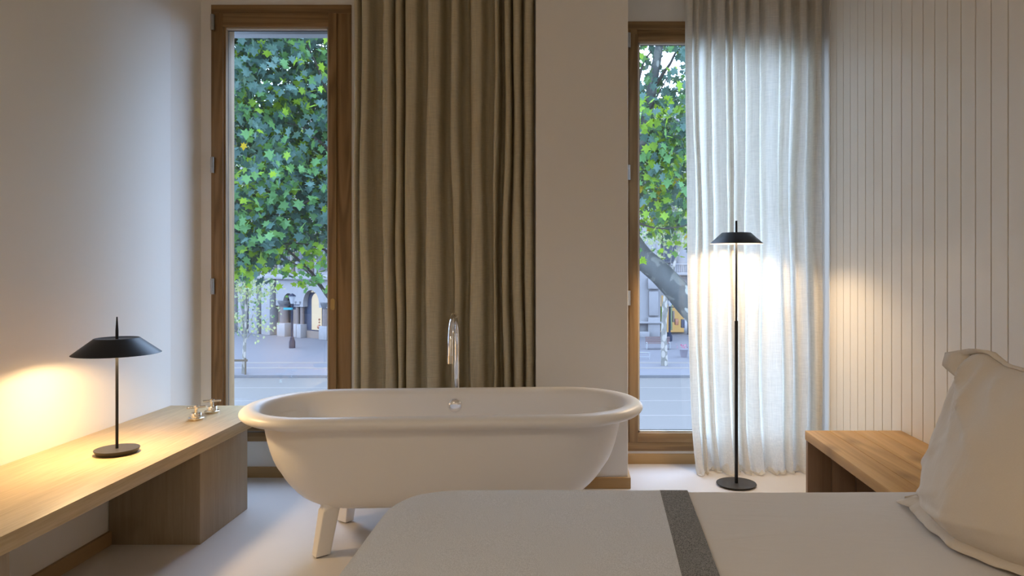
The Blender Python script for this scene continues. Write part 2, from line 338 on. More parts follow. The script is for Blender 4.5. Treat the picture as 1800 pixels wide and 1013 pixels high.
# window wall: recess 1, pier, recess 2
W1 = (-2.06, -1.253, 0.206, 2.722)               # frame outer x0 x1 z0 z1
W2 = (0.335, 1.530, 0.077, 2.722)
def wall_with_hole(x0, x1, y0, y1, hole):
    bm = B(x0, x1, y0, y1, 0, hole[2]); box(bm, x0, x1, y0, y1, hole[3], ZC)
    if hole[0] > x0: box(bm, x0, hole[0], y0, y1, hole[2], hole[3])
    if hole[1] < x1: box(bm, hole[1], x1, y0, y1, hole[2], hole[3])
    return bm
PX0, PX1 = -0.182, 0.324
bm = wall_with_hole(-2.07, PX0, Y1, 4.20, W1)
box(bm, PX0, PX1, YP, 4.48, 0, ZC, 0.003)
bm2 = wall_with_hole(PX1, XR + .15, Y2, 4.48, W2)
me = bpy.data.meshes.new('tmp'); bm2.to_mesh(me); bm2.free(); bm.from_mesh(me)
bmesh.ops.recalc_face_normals(bm, faces=bm.faces)
wf = struct('wall_front', bm, M['wall'])
obj('lintel', B(W1[0] - .25, PX0, 4.52, 4.60, 2.690, ZC + .12), M['lintel'], wf)

# right wall: backing plus painted boards every 10 cm
wr = struct('wall_right', B(XR + .012, XR + .15, YB, 4.48, 0, ZC), M['groove'])
def board_mesh(wd, name):
    bm = B(XR, XR + .014, 0, wd, 0, ZC, 0.0); 
    es = [e for e in bm.edges if abs(e.verts[0].co.x - XR) < 1e-5 and abs(e.verts[1].co.x - XR) < 1e-5 and abs(e.verts[0].co.z - e.verts[1].co.z) > 1]
    bmesh.ops.bevel(bm, geom=es, offset=0.0016, segments=1, affect='EDGES')
    me = bpy.data.meshes.new(name); bm.to_mesh(me); bm.free(); me.materials.append(M['board']); return me
bmesh_full = board_mesh(0.0950, 'board')
y = 4.3019
k = 0
while y > YB + 0.1:
    o = bpy.data.objects.new('board', bmesh_full); C.objects.link(o); o.parent = wr; o.location = (0, y, 0); y -= 0.1
# baseboards
struct('baseboard_left', B(-2.014, -1.998, YB, 3.88, 0, 0.06, 0.0015), M['base_y'])
bm = B(-2.06, PX0, Y1 - 0.016, Y1, 0, 0.06, 0.0015)
struct('baseboard_front', bm, M['base_x'])
bm = B(PX0 - .014, PX1 + .014, YP - 0.016, YP, 0, 0.060, 0.002)
box(bm, PX1, PX1 + .014, YP, Y2 - .016, 0, 0.060, 0.001)
struct('baseboard_pier', bm, M['base_x'])
struct('baseboard_recess', B(PX1 + .014, XR, Y2 - 0.016, Y2, 0, 0.061, 0.0015), M['base_x'])

def window(name, w, yf, sash, gz0, gx0, gx1, gz1, handle):
    x0, x1, z0, z1 = w
    fr = struct(name, B(x0, x1, yf + 0.055, yf + 0.11, z1 - 0.05, z1), M['frame_x'])
    fw = 0.085
    obj('frame_stile', B(x0, x0 + fw, yf - .006, yf + .1, z0, z1, .002), M['frame_z'], fr)
    obj('frame_stile', B(x1 - fw, x1, yf - .006, yf + .1, z0, z1, .002), M['frame_z'], fr)
    obj('frame_rail', B(x0, x1, yf - .007, yf + .1, z1 - 0.052, z1, .002), M['frame_x'], fr)
    obj('frame_rail', B(x0 + .01, x1 - .01, yf - .002, yf + .1, z1 - 0.085, z1 - .05, .002), M['frame_x'], fr)
    obj('frame_rail', B(x0, x1, yf - .007, yf + .1, z0, z0 + 0.052, .002), M['frame_x'], fr)
    sx0, sx1, sz0, sz1 = sash
    ys = yf - 0.016
    sa = obj('sash', B(sx0, gx0, ys, yf + .05, sz0, sz1, .003), M['frame_z'], fr)
    obj('sash_stile', B(gx1, sx1, ys, yf + .05, sz0, sz1, .003), M['frame_z'], sa)
    obj('sash_rail', B(gx0 - .001, gx1 + .001, ys + .0005, yf + .05, gz1, sz1 - .0005, .002), M['frame_x'], sa)
    obj('sash_rail', B(gx0 - .001, gx1 + .001, ys + .0005, yf + .05, sz0 + .0005, gz0, .002), M['frame_x'], sa)
    bm = bmesh.new(); t = 0.010; yb0, yb1 = yf + .002, yf + .025
    box(bm, gx0, gx0 + t, yb0, yb1, gz0, gz1); box(bm, gx1 - t, gx1, yb0, yb1, gz0, gz1)
    box(bm, gx0, gx1, yb0, yb1, gz1 - t, gz1); box(bm, gx0, gx1, yb0, yb1, gz0, gz0 + t)
    bmesh.ops.recalc_face_normals(bm, faces=bm.faces); obj('glazing_bead', bm, M['bead'], sa)
    bm = bmesh.new(); t = 0.013; yb0, yb1 = yf + .025, yf + .030
    box(bm, gx0, gx0 + t, yb0, yb1, gz0, gz1); box(bm, gx1 - t, gx1, yb0, yb1, gz0, gz1)
    box(bm, gx0, gx1, yb0, yb1, gz1 - t, gz1); box(bm, gx0, gx1, yb0, yb1, gz0, gz0 + t)
    bmesh.ops.recalc_face_normals(bm, faces=bm.faces); obj('gasket', bm, M['gasket'], sa)
    tag(obj('pane', B(gx0 - .005, gx1 + .005, yf + .030, yf + .034, gz0 - .005, gz1 + .005), M['glass'], sa, smooth=False), 'clear glass pane')
    return fr, sa
fr, sa = window('window_1', W1, Y1, (-2.038, -1.335, 0.268, 2.672), 0.318, -1.987, -1.383, 2.592, True)
def hinge(xh, yh, zc):
    bm = T([(xh, yh, zc - .045), (xh, yh, zc - .016)], .0075); tube(bm, [(xh, yh, zc - .0145), (xh, yh, zc + .0145)], .0075); tube(bm, [(xh, yh, zc + .016), (xh, yh, zc + .045)], .0075)
    box(bm, xh, xh + .012, yh - .001, yh + .012, zc - .045, zc + .045)
    return bm
for zc in (2.614, 1.796, 1.100):
    tag(obj('hinge', hinge(-2.044, Y1 - .028, zc), M['steel'], fr), 'grey metal hinge')
bm = bmesh.new()      # oval lock plate on the right sash stile
hp = P(585.5, 535, Y1 - .016); n = 20; ring = []
for yy in (Y1 - .024, Y1 - .015):
    ring.append([bm.verts.new((hp.x + 0.0125 * math.cos(a), yy, hp.z + (0.021 if math.sin(a) >= 0 else -0.021) + 0.0125 * math.sin(a))) for a in [2 * PI * i / n + .01 for i in range(n)]])
for i in range(n): bm.faces.new((ring[0][i], ring[0][(i + 1) % n], ring[1][(i + 1) % n], ring[1][i]))
bm.faces.new(ring[0]); bm.faces.new(ring[1][::-1]); bmesh.ops.recalc_face_normals(bm, faces=bm.faces)
tag(obj('lock_plate', bm, M['brass'], sa), 'oval brass lock plate')
fr2, sa2 = window('window_2', W2, Y2, (0.372, 1.487, 0.131, 2.640), 0.190, 0.4255, 1.425, 2.594, False)
for zc in (2.60, 1.79, 1.02):
    tag(obj('hinge', hinge(0.366, Y2 - .028, zc), M['steel'], fr2), 'grey metal hinge')

# ------------------------------------------------------------ left bench
lb = thing('long_bench', (-1.9, 2.0, 0), 'long light oak bench running along the left wall up to the window', 'bench')
ZB = 0.456
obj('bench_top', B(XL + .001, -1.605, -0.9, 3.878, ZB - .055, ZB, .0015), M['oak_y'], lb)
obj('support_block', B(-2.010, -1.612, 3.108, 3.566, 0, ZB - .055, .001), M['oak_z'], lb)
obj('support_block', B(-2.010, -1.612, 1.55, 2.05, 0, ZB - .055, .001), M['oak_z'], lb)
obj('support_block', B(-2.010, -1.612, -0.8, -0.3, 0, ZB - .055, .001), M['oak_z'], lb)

# ------------------------------------------------------------ bathtub
def stadium(a, b, n=24, m=14):
    L = max(a - b, 0.001); pts = []
    for i in range(m): pts.append((lin(-L, L, i / m), -b))
    for i in range(n): t = -PI / 2 + PI * i / n; pts.append((L + b * math.cos(t), b * math.sin(t)))
    for i in range(m): pts.append((lin(L, -L, i / m), b))
    for i in range(n): t = PI / 2 + PI * i / n; pts.append((-L + b * math.cos(t), b * math.sin(t)))
    return pts
TX, TY, TR = -0.556, 3.225, R(3.3)
ca, sn = math.cos(TR), math.sin(TR)
def tubpt(x, y, z): return (TX + x * ca - y * sn, TY + x * sn + y * ca, z)
tb = thing('bathtub', (TX, TY, 0), 'freestanding matte white oval bathtub on splayed feet before the window wall', 'bathtub')
prof = [(.20, .05, .180), (.40, .12, .181), (.50, .165, .184), (.570, .200, .192), (.620, .226, .212), (.662, .248, .245), (.705, .266, .295),
        (.738, .280, .355), (.762, .291, .425), (.778, .299, .495), (.786, .303, .535), (.797, .308, .547), (.825, .322, .549), (.862, .345, .552),
        (.883, .360, .560), (.894, .369, .573), (.895, .370, .584), (.888, .364, .596), (.873, .351, .605), (.855, .337, .609), (.838, .324, .608), (.822, .312, .602),
        (.808, .300, .588), (.798, .292, .560), (.788, .284, .50), (.770, .274, .42), (.742, .260, .345), (.695, .236, .285), (.62, .20, .250), (.50, .15, .238), (.30, .08, .234), (.1, .03, .232)]
bm = bmesh.new(); rings = []
for a, b, z in prof: rings.append([bm.verts.new(tubpt(x, y, z)) for x, y in stadium(a, b)])
for a, b in zip(rings, rings[1:]):
    k = len(a)
    for i in range(k): bm.faces.new((a[i], a[(i + 1) % k], b[(i + 1) % k], b[i]))
bm.faces.new(rings[0][::-1]); bm.faces.new(rings[-1]); bmesh.ops.recalc_face_normals(bm, faces=bm.faces)
to = obj('tub_shell', bm, M['tub'], tb, angle=60)
sm = to.modifiers.new('sub', 'SUBSURF'); sm.levels = 1; sm.render_levels = 1
for sx in (-1, 1):
    for sy in (-1, 1):
        bm = bmesh.new(); lv = []
        # (centre x, centre y, half length, half thickness, z): flare out of the shell, then a flat tapering blade
        for cx_, cy_, hx, hy, z in ((.435, .135, .10, .075, .255), (.452, .153, .068, .052, .222), (.466, .167, .046, .036, .200), (.474, .175, .036, .029, .187), (.474, .175, .036, .029, .1865), (.500, .200, .032, .024, .005)):
            ang = R(38) * sx * sy
            ring = []
            for i in range(24):
                t = 2 * PI * i / 24 + PI / 24
                e = 0.16 if z < .19 else (0.6 if z < .2 else 1)
                px = math.copysign(abs(math.cos(t)) ** e, math.cos(t)) * hx; py = math.copysign(abs(math.sin(t)) ** e, math.sin(t)) * hy
                qx, qy = px * math.cos(ang) - py * math.sin(ang), px * math.sin(ang) + py * math.cos(ang)
                ring.append(bm.verts.new(tubpt(sx * cx_ + qx, sy * cy_ + qy, z)))
            lv.append(ring)
        for a, b in zip(lv, lv[1:]):
            for i in range(24): bm.faces.new((a[i], a[(i + 1) % 24], b[(i + 1) % 24], b[i]))
        bm.faces.new(lv[0]); bm.faces.new(lv[-1]); bmesh.ops.recalc_face_normals(bm, faces=bm.faces)
        lg = obj('leg', bm, M['tub'], tb, angle=40)
        bm = bmesh.new(); q = []
        for z in (0, .006):
            ring = []
            for i in range(4):
                px, py = ((-1, -1), (1, -1), (1, 1), (-1, 1))[i]; px *= .024; py *= .016
                ring.append(bm.verts.new(tubpt(sx * .502 + px * math.cos(ang) - py * math.sin(ang), sy * .202 + px * math.sin(ang) + py * math.cos(ang), z)))
            q.append(ring)
        for i in range(4): bm.faces.new((q[0][i], q[0][(i + 1) % 4], q[1][(i + 1) % 4], q[1][i]))
        bm.faces.new(q[0]); bm.faces.new(q[1]); bmesh.ops.recalc_face_normals(bm, faces=bm.faces)
        tag(obj('foot_pad', bm, M['gasket'], lg, smooth=False), 'black rubber pad')
# chrome overflow dome on the far inner wall
bm = bmesh.new(); cpt = Vector(tubpt(.009, .292, .527)); rings = []
for k in range(9):
    a = k / 8 * PI / 2; r = .036 * math.cos(a); d = .020 * math.sin(a)
    rings.append([bm.verts.new((cpt.x + r * math.cos(2 * PI * i / 32), cpt.y - d, cpt.z + r * math.sin(2 * PI * i / 32))) for i in range(32)] if r > 1e-4 else None)
rings = [r for r in rings if r]
for a, b in zip(rings, rings[1:]):
    for i in range(32): bm.faces.new((a[i], a[(i + 1) % 32], b[(i + 1) % 32], b[i]))
bm.faces.new(rings[-1]); bmesh.ops.recalc_face_normals(bm, faces=bm.faces)
tag(obj('overflow_cover', bm, M['chrome'], tb), 'round chrome overflow cover')

# ------------------------------------------------------------ floor standing tub filler
fc = thing('bath_filler', (-0.580, 3.70, 0), 'tall chrome swan-neck bath filler standing on the floor behind the bathtub', 'faucet')
cxf, cyf = -0.583, 3.70
obj('floor_flange', lobj([(.045, 0), (.045, .008), (.035, .014), (.0135, .016)], cxf, cyf), M['chrome'], fc)
obj('column', T([(cxf, cyf, .01), (cxf, cyf, .66)], .0135, 20), M['chrome'], fc)
obj('collar', T([(cxf, cyf, .66), (cxf, cyf, .72)], .0145, 20), M['chrome'], fc)
arc = [(cxf, cyf, .72), (cxf, cyf, .80)]
ex, ey, rr = cxf + .012, cyf - .27, .135
for k in range(1, 19):
    a = PI * k / 18
    arc.append((lin(cxf, ex, (1 - math.cos(a)) / 2), cyf - rr * (1 - math.cos(a)), .822 + .15 * math.sin(a)))
arc.append((ex, ey, .78))
obj('spout', T(arc, .0130, 20), M['chrome'], fc)
obj('aerator', T([(ex, ey, .785), (ex, ey, .747)], .0145, 20), M['nickel'], fc)
obj('lever', T([(cxf + .013, cyf, .50), (cxf + .055, cyf - .01, .52)], .006), M['chrome'], fc)

# ------------------------------------------------------------ taps on the bench
def tap(x, y, lab, rot, proto=None):
    if proto is None:
        t = thing('cross_handle_tap', (0, 0, ZB), lab, 'tap', 'taps on the oak bench')
        obj('base_flange', lobj([(.035, ZB), (.036, ZB + .002), (.036, ZB + .011), (.034, ZB + .0125), (.005, ZB + .0125)], 0, 0, 36), M['nickel'], t)
        obj('barrel', lobj([(.024, ZB + .012), (.024, ZB + .032), (.0225, ZB + .0345), (.004, ZB + .0345)], 0, 0, 32), M['nickel'], t)
        st = obj('stem', lobj([(.0085, ZB + .034), (.0085, ZB + .060), (.011, ZB + .0625), (.011, ZB + .0705), (.003, ZB + .0725)], 0, 0, 24), M['nickel'], t)
        obj('cross_arm', T([(-.042, 0, ZB + .062), (.042, 0, ZB + .062)], .0062, 14), M['chrome'], t)
        obj('cross_arm', T([(0, -.042, ZB + .062), (0, .042, ZB + .062)], .0062, 14), M['chrome'], t)
    else:
        t = proto.copy(); C.objects.link(t)
        for ch in list(proto.children):
            c = ch.copy(); C.objects.link(c); c.parent = t
        t['label'] = lab
    t.location = (x, y, ZB); t.rotation_euler = (0, 0, rot); return t
bpy.context.view_layer.update()
tp = tap(-1.848, 3.526, 'nickel cross-handle bath tap on the oak bench, the one nearer the black table lamp', R(28))
bpy.context.view_layer.update()
tap(-1.852, 3.690, 'nickel cross-handle bath tap on the oak bench, the one nearer the window', R(22), tp)

# ------------------------------------------------------------ lamps
def lampobj(name, label, x, y, z, h, shade_z, shade_r, top_r, top_z, base_r, base_h, rod_r, joint=None):
    t = thing(name, (x, y, z), label, 'lamp')
    b = obj('base', lobj([(base_r * .86, z), (base_r * .90, z + .001), (base_r, z + base_h - .002), (base_r * .99, z + base_h), (rod_r, z + base_h)], x, y, 48), M['darkgrey'], t)
    if joint:
        obj('lower_rod', T([(x, y, z + base_h - .001), (x, y, joint)], rod_r, 14), M['black'], t)
        obj('rod', T([(x, y, joint), (x, y, z + h)], rod_r * .62, 12), M['black'], t)
    else:
        obj('rod', T([(x, y, z + base_h - .001), (x, y, top_z + .03), (x, y, z + h)], [rod_r, rod_r, rod_r * .45], 14), M['black'], t)
    bm = bmesh.new(); n = 64
    prof = [(shade_r - .0015, shade_z), (shade_r, shade_z + .0006), (top_r, top_z - .001), (top_r - .002, top_z), (top_r - .006, top_z - .0025), (rod_r + .004, top_z - .0035)]
    lathe(bm, prof, x, y, n, cap=False); bmesh.ops.recalc_face_normals(bm, faces=bm.faces)
    sh = obj('shade', bm, M['black'], t)
    bm = bmesh.new(); lathe(bm, [(shade_r - .0015, shade_z), (shade_r - .003, shade_z + .001), (top_r - .002, top_z - .007), (rod_r, top_z - .008)], x, y, n, cap=False)
    tag(obj('shade_lining', bm, M['lining'], sh), 'white inner lining')
    bm = bmesh.new(); lathe(bm, [(rod_r + .003, top_z - .012), (top_r * .72, top_z - .012), (top_r * .72, top_z - .008)], x, y, 40, cap=False)
    tag(obj('light_diffuser', bm, M['led2'] if joint else M['led'], sh), 'glowing round diffuser')
    return t
lampobj('table_lamp', 'black table lamp with a wide flat cone shade on the oak bench', -1.843, 2.90, ZB, .556, .862, .160, .082, .926, .082, .020, .0055)
lampobj('floor_lamp', 'slim black floor lamp with a small cone shade before the sheer curtain', .930, 3.95, 0.0, 1.469, 1.340, .147, .080, 1.402, .110, .012, .0095, joint=.912)

# ------------------------------------------------------------ curtains
def curtain(name, label, ridges, yc, depth, z0, z1, m, pud=False, seed=0, xin=0.0, ends=None):
    rnd = random.Random(seed)
    pts = []; n = len(ridges)
    x_first = ridges[0][0]; x_last = ridges[-1][1]
    for i, (a, b) in enumerate(ridges):
        dpt = depth * (0.8 + 0.4 * rnd.random()); wd = b - a
        pts += [(a - .002, yc + .1 * dpt), (a + .12 * wd, yc - .8 * dpt), ((a + b) / 2, yc - dpt), (b - .12 * wd, yc - .8 * dpt), (b + .002, yc + .1 * dpt)]
        if i < n - 1:
            c, d = b, ridges[i + 1][0]; g = d - c; vd = depth * (0.8 + 0.4 * rnd.random())
            pts += [(c + .2 * g, yc + .8 * vd), ((c + d) / 2, yc + vd), (d - .2 * g, yc + .8 * vd)]
    path = smooth_path([(x, y, 0) for x, y in pts], 5)
    zs = list(np.linspace(z1, z0 + .30, 44)) + list(np.linspace(z0 + .29, z0, 16)[1:])
    bm = bmesh.new(); rows = []
    zlen = z1 - z0
    for zi, z in enumerate(zs):
        row = []; f = (z1 - z) / zlen
        for i, p in enumerate(path):
            edge = min(1, min(p.x - x_first, x_last - p.x) / .05); edge = max(edge, 0)
            q = Vector((p.x * 7 + seed * 3, z * 0.9, seed)); q2 = Vector((p.x * 26, z * 2.6, seed + 5)); q3 = Vector((p.x * 60, z * 7, seed + 9))
            dx = (noise.noise(q) * .026 + noise.noise(q2) * .005) * min(1, f * 2.2) * (0.25 + .75 * edge)
            dy = (noise.noise(q + Vector((9, 9, 9))) * .020 + noise.noise(q2 + Vector((3, 7, 1))) * .007 + noise.noise(q3) * .003) * min(1, f * 2.5)
            x, y_, zz = p.x + dx + xin * f * f * f * (1 - (p.x - x_first) / (x_last - x_first)), yc + (p.y - yc) * (1 - .15 * f) + dy, z
            if pud:
                s = max(0, 1 - (z - z0) / .28)
                y_ -= (s ** 1.7) * (.020 + .055 * (0.5 + noise.noise(Vector((p.x * 9, 0, 4)))))
                x += (s ** 1.5) * .022 * noise.noise(Vector((p.x * 15, 1, 2)))
                y_ += (s ** 3) * .02 * noise.noise(Vector((p.x * 34, z * 10, 2)))
            row.append(bm.verts.new((x, y_, zz)))
        rows.append(row)
    if pud:        # hem lying on the floor, its edge curling up a little
        last = rows[-1]
        for k, (dy, dz) in enumerate(((-.014, -.006), (-.030, -.008), (-.040, -.006), (-.046, .002))):
            row = []
            for v in last:
                kk = 0.5 + 1.1 * abs(noise.noise(Vector((v.co.x * 22, 3, 3)))) * 1.6
                cu = max(0, noise.noise(Vector((v.co.x * 30, 8, 1)))) * .05 if k >= 2 else 0
                row.append(bm.verts.new((v.co.x + .01 * noise.noise(Vector((v.co.x * 40, k, 1))), v.co.y + dy * kk, max(.0035, v.co.z + dz + cu * (k - 1)))))
            rows.append(row)
    for a, b in zip(rows, rows[1:]):
        for i in range(len(a) - 1): bm.faces.new((a[i], a[i + 1], b[i + 1], b[i]))
    t = thing(name, ((x_first + x_last) / 2, yc, z0), label, 'curtain')
    obj('cloth', bm, m, t, angle=180)
    obj('curtain_track', B(x_first - .02, min(x_last + .02, XR - .004), yc - .012, yc + .012, ZC - .022, ZC - .001), M['white'], t)
    return t
pxw = lambda pairs, Y: [((a - CX) * Y / F, (b - CX) * Y / F) for a, b in pairs]
r1 = pxw([(625, 633), (637, 653), (676, 692), (697, 708), (713, 736), (753, 778), (795, 810), (827, 850), (870, 877), (887, 898), (903, 917), (922, 938)], 4.0)
curtain('linen_curtain', 'linen curtain toned darker for lack of backlight, drawn over the wall between left window and pier', r1, 4.000, .062, .015, ZC - .02, M['linen'], seed=3)
r2 = pxw([(1207, 1219), (1225, 1231), (1244, 1252), (1259, 1276), (1282, 1289), (1297, 1312), (1320, 1337), (1345, 1371), (1379, 1393), (1405, 1420), (1432, 1447)], 4.2)
curtain('sheer_curtain', 'pale sheer linen curtain backlit by the right window, hem resting on the floor', r2, 4.235, .040, .012, ZC - .02, M['sheer'], pud=True, seed=8, xin=.05)

# ------------------------------------------------------------ right bench of knotty planks
rb = thing('plank_bench', (1.32, 2.8, 0), 'low knotty oak plank bench between bed and right wall', 'bench')
BX0, BX1, BY0, BY1 = 1.093, XR - .002, 2.26, 3.296
nx = 4; wd = (BX1 - BX0) / nx
for i in range(nx):
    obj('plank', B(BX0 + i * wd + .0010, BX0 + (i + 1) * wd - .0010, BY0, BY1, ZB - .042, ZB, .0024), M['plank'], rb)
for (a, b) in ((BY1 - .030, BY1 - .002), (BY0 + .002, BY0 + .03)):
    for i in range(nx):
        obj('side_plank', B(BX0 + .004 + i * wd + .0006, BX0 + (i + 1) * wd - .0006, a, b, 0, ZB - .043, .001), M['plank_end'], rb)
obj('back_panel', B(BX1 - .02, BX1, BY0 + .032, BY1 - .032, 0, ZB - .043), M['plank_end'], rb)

# ------------------------------------------------------------ bed
def rrect(x0, x1, y0, y1, r, n=10, m=48):
    pts = []
    cs = ((x1 - r, y0 + r, -PI / 2), (x1 - r, y1 - r, 0), (x0 + r, y1 - r, PI / 2), (x0 + r, y0 + r, PI))
    for i, (cx, cy_, a0) in enumerate(cs):
        for k in range(n): a = a0 + PI / 2 * k / n; pts.append((cx + r * math.cos(a), cy_ + r * math.sin(a)))
        nx_, ny_, na = cs[(i + 1) % 4]
        p = (cx + r * math.cos(a0 + PI / 2), cy_ + r * math.sin(a0 + PI / 2)); q = (nx_ + r * math.cos(na), ny_ + r * math.sin(na))
        for k in range(m): pts.append((lin(p[0], q[0], k / m), lin(p[1], q[1], k / m)))
    return pts
def drape(x0, x1, y0, y1, zt, zb, rc, re, amp, seed, grow=0.0, open_bottom=True):
    """soft cover: vertical sides, rounded edge, gently uneven top"""
    bm = bmesh.new(); rings = []
    steps = [(0, zb)] + [(0, lin(zb, zt - re, k / 6)) for k in range(1, 7)]
    for k in range(1, 9):
        a = PI / 2 * k / 8; steps.append((re * (1 - math.cos(a)), zt - re + re * math.sin(a)))
    ins = re
    while ins < min(x1 - x0, y1 - y0) / 2 - .03:
        ins += .035; steps.append((ins, zt))
    for ins, z in steps:
        r = max(.01, rc - ins * .8)
        ring = []
        for x, y_ in rrect(x0 + ins, x1 - ins, y0 + ins, y1 - ins, min(r, (y1 - y0) / 2 - ins - .001)):
            d = noise.noise(Vector((x * 3, y_ * 3, seed))) * amp + noise.noise(Vector((x * 11, y_ * 7, seed + 3))) * amp * .3
            if z >= zt - re: zz = z + d * min(1, ins / re)
            else: zz = z
            side = noise.noise(Vector((x * 8 + y_ * 8, z * 1.5, seed + 1))) * .010 * min(1, (zt - z) * 5)
            c = Vector((x - (x0 + x1) / 2, y_ - (y0 + y1) / 2)).normalized()
            ring.append(bm.verts.new((x + c.x * side, y_ + c.y * side, zz)))
        rings.append(ring)
    for a, b in zip(rings, rings[1:]):
        k = len(a)
        for i in range(k): bm.faces.new((a[i], a[(i + 1) % k], b[(i + 1) % k], b[i]))
    bm.faces.new(rings[-1])
    if not open_bottom: bm.faces.new(rings[0][::-1])
    bmesh.ops.recalc_face_normals(bm, faces=bm.faces); return bm
bx0, bx1, by0, by1 = -.512, 1.535, .30, 2.150
bd = thing('bed', (.5, 1.2, 0), 'large bed with white cotton sheets, its head against the boarded wall', 'bed')
obj('bed_base', B(bx0 + .04, bx1, by0 + .04, by1 - .04, .06, .30, .01), M['bedbase'], bd)
for lx in (bx0 + .12, bx1 - .12):
    for ly in (by0 + .14, by1 - .14):
        obj('leg', lobj([(.02, 0), (.028, .065)], lx, ly, 16), M['black'], bd)
obj('mattress', drape(bx0 + .012, bx1 - .002, by0 + .012, by1 - .012, .538, .302, .12, .06, .002, 1, open_bottom=False), M['sheet'], bd)
sh = obj('bed_sheet', drape(bx0, bx1, by0, by1, .550, .20, .13, .050, .0035, 1), M['sheet'], bd, angle=180)
# throw over the foot of the bed with a dark band along its inner edge
def cut(bm, co_, no):   # keep what lies on the side against no
    bmesh.ops.bisect_plane(bm, geom=list(bm.verts) + list(bm.edges) + list(bm.faces), plane_co=co_, plane_no=no, clear_outer=True)
th = thing('throw_blanket', (-.1, 1.2, .55), 'beige wool throw with a dark grey band over the foot of the bed', 'blanket')
def throwbm():
    return drape(bx0 - .012, bx1, by0 - .01, by1 + .008, .5555, .10, .19, .058, .0035, 1)
no = Vector((1, -.0465, 0)).normalized()
bm = throwbm(); cut(bm, Vector((.2725, 2.156, .5)), no)
def thicken(bm, t):
    bmesh.ops.recalc_face_normals(bm, faces=bm.faces); bmesh.ops.solidify(bm, geom=list(bm.faces), thickness=t); bmesh.ops.recalc_face_normals(bm, faces=bm.faces)
thicken(bm, .004); obj('throw_cloth', bm, M['throw'], th, angle=45)
bm = throwbm(); cut(bm, Vector((.3536, 2.156, .5)), no); cut(bm, Vector((.2725, 2.156, .5)), -no)
bmesh.ops.translate(bm, verts=bm.verts, vec=(0, 0, .0006)); thicken(bm, .0045); tag(obj('band', bm, M['band'], th, angle=45), 'dark grey woven band')

# ------------------------------------------------------------ pillow
pw = thing('pillow', (1.05, 1.63, .55), 'large cream pillow standing upright at the head of the bed', 'pillow')
def pil_base(u, v):     # u 0..1 along the bed (far to near), v 0..1 upwards: mid surface with a lean
    Y = lin(1.975, 1.27, u); z = lin(.560, .972, v); X = lin(.985, 1.115, v ** 1.15)
    X += -.030 * math.sin(PI * u) * (1 - v) + .42 * max(0, u - .40) ** 1.3 * (1 - .5 * v)
    z += -.012 * math.sin(PI * u) * v ** 4 + .020 * math.exp(-((u - .10) / .08) ** 2) * v ** 6
    return Vector((X, Y, z))
def pillow_side(sgn, n=56):
    bm = bmesh.new(); g = []
    for i in range(n + 1):
        row = []
        for j in range(n + 1):
            u, v = i / n, j / n
            a, b = 2 * u - 1, 2 * v - 1
            th_ = max(0, (1 - abs(a) ** 2.6)) ** .55 * max(0, (1 - abs(b) ** 2.6)) ** .55
            sag = 1 + .30 * (1 - v)
            cr = 0.0
            for (cu, cv, ang, ln, amp) in ((.06, .95, -.8, .35, .016), (.13, .86, -1.1, .30, .014), (.20, .90, -1.25, .22, .014), (.30, .95, -1.0, .2, .012), (.09, .80, -1.3, .2, .010), (.04, .30, .9, .25, .010), (.30, .12, .25, .3, .010), (.10, .14, .5, .2, .010), (.12, .55, -1.4, .3, .005), (.5, .85, -.5, .3, .005), (.3, .7, -.9, .3, .005)):
                du, dv = u - cu, v - cv; s_ = du * math.cos(ang) + dv * math.sin(ang); p_ = -du * math.sin(ang) + dv * math.cos(ang)
                cr += amp * math.exp(-(p_ / .022) ** 2) * math.exp(-(s_ / ln) ** 2)
            cr += .006 * noise.noise(Vector((u * 5, v * 3, 2))) + .003 * noise.noise(Vector((u * 14, v * 9, 7)))
            d = .088 * th_ * sag + cr * min(1, th_ * 3)
            p = pil_base(u, v)
            # edges draw in a little between the corners
            p.y += -.03 * (1 - u) * (1 - b * b) * (0.4) + .02 * (1 - abs(b) ** 2) * (1 if u < .5 else -1) * (abs(a) ** 4)
            p.x += sgn * d - (.0 if sgn > 0 else 0)
            row.append(bm.verts.new(p))
        g.append(row)
    for i in range(n):
        for j in range(n): bm.faces.new((g[i][j], g[i + 1][j], g[i + 1][j + 1], g[i][j + 1]))
    return bm
bm = pillow_side(-1); m2 = bpy.data.meshes.new('t'); b2 = pillow_side(1); b2.to_mesh(m2); b2.free(); bm.from_mesh(m2)
bmesh.ops.remove_doubles(bm, verts=bm.verts, dist=.0008); bmesh.ops.recalc_face_normals(bm, faces=bm.faces)
obj('cushion', bm, M['pillow'], pw, angle=180)
bm = bmesh.new(); rin, rout = [], []; n = 200     # flange: flat border of the case
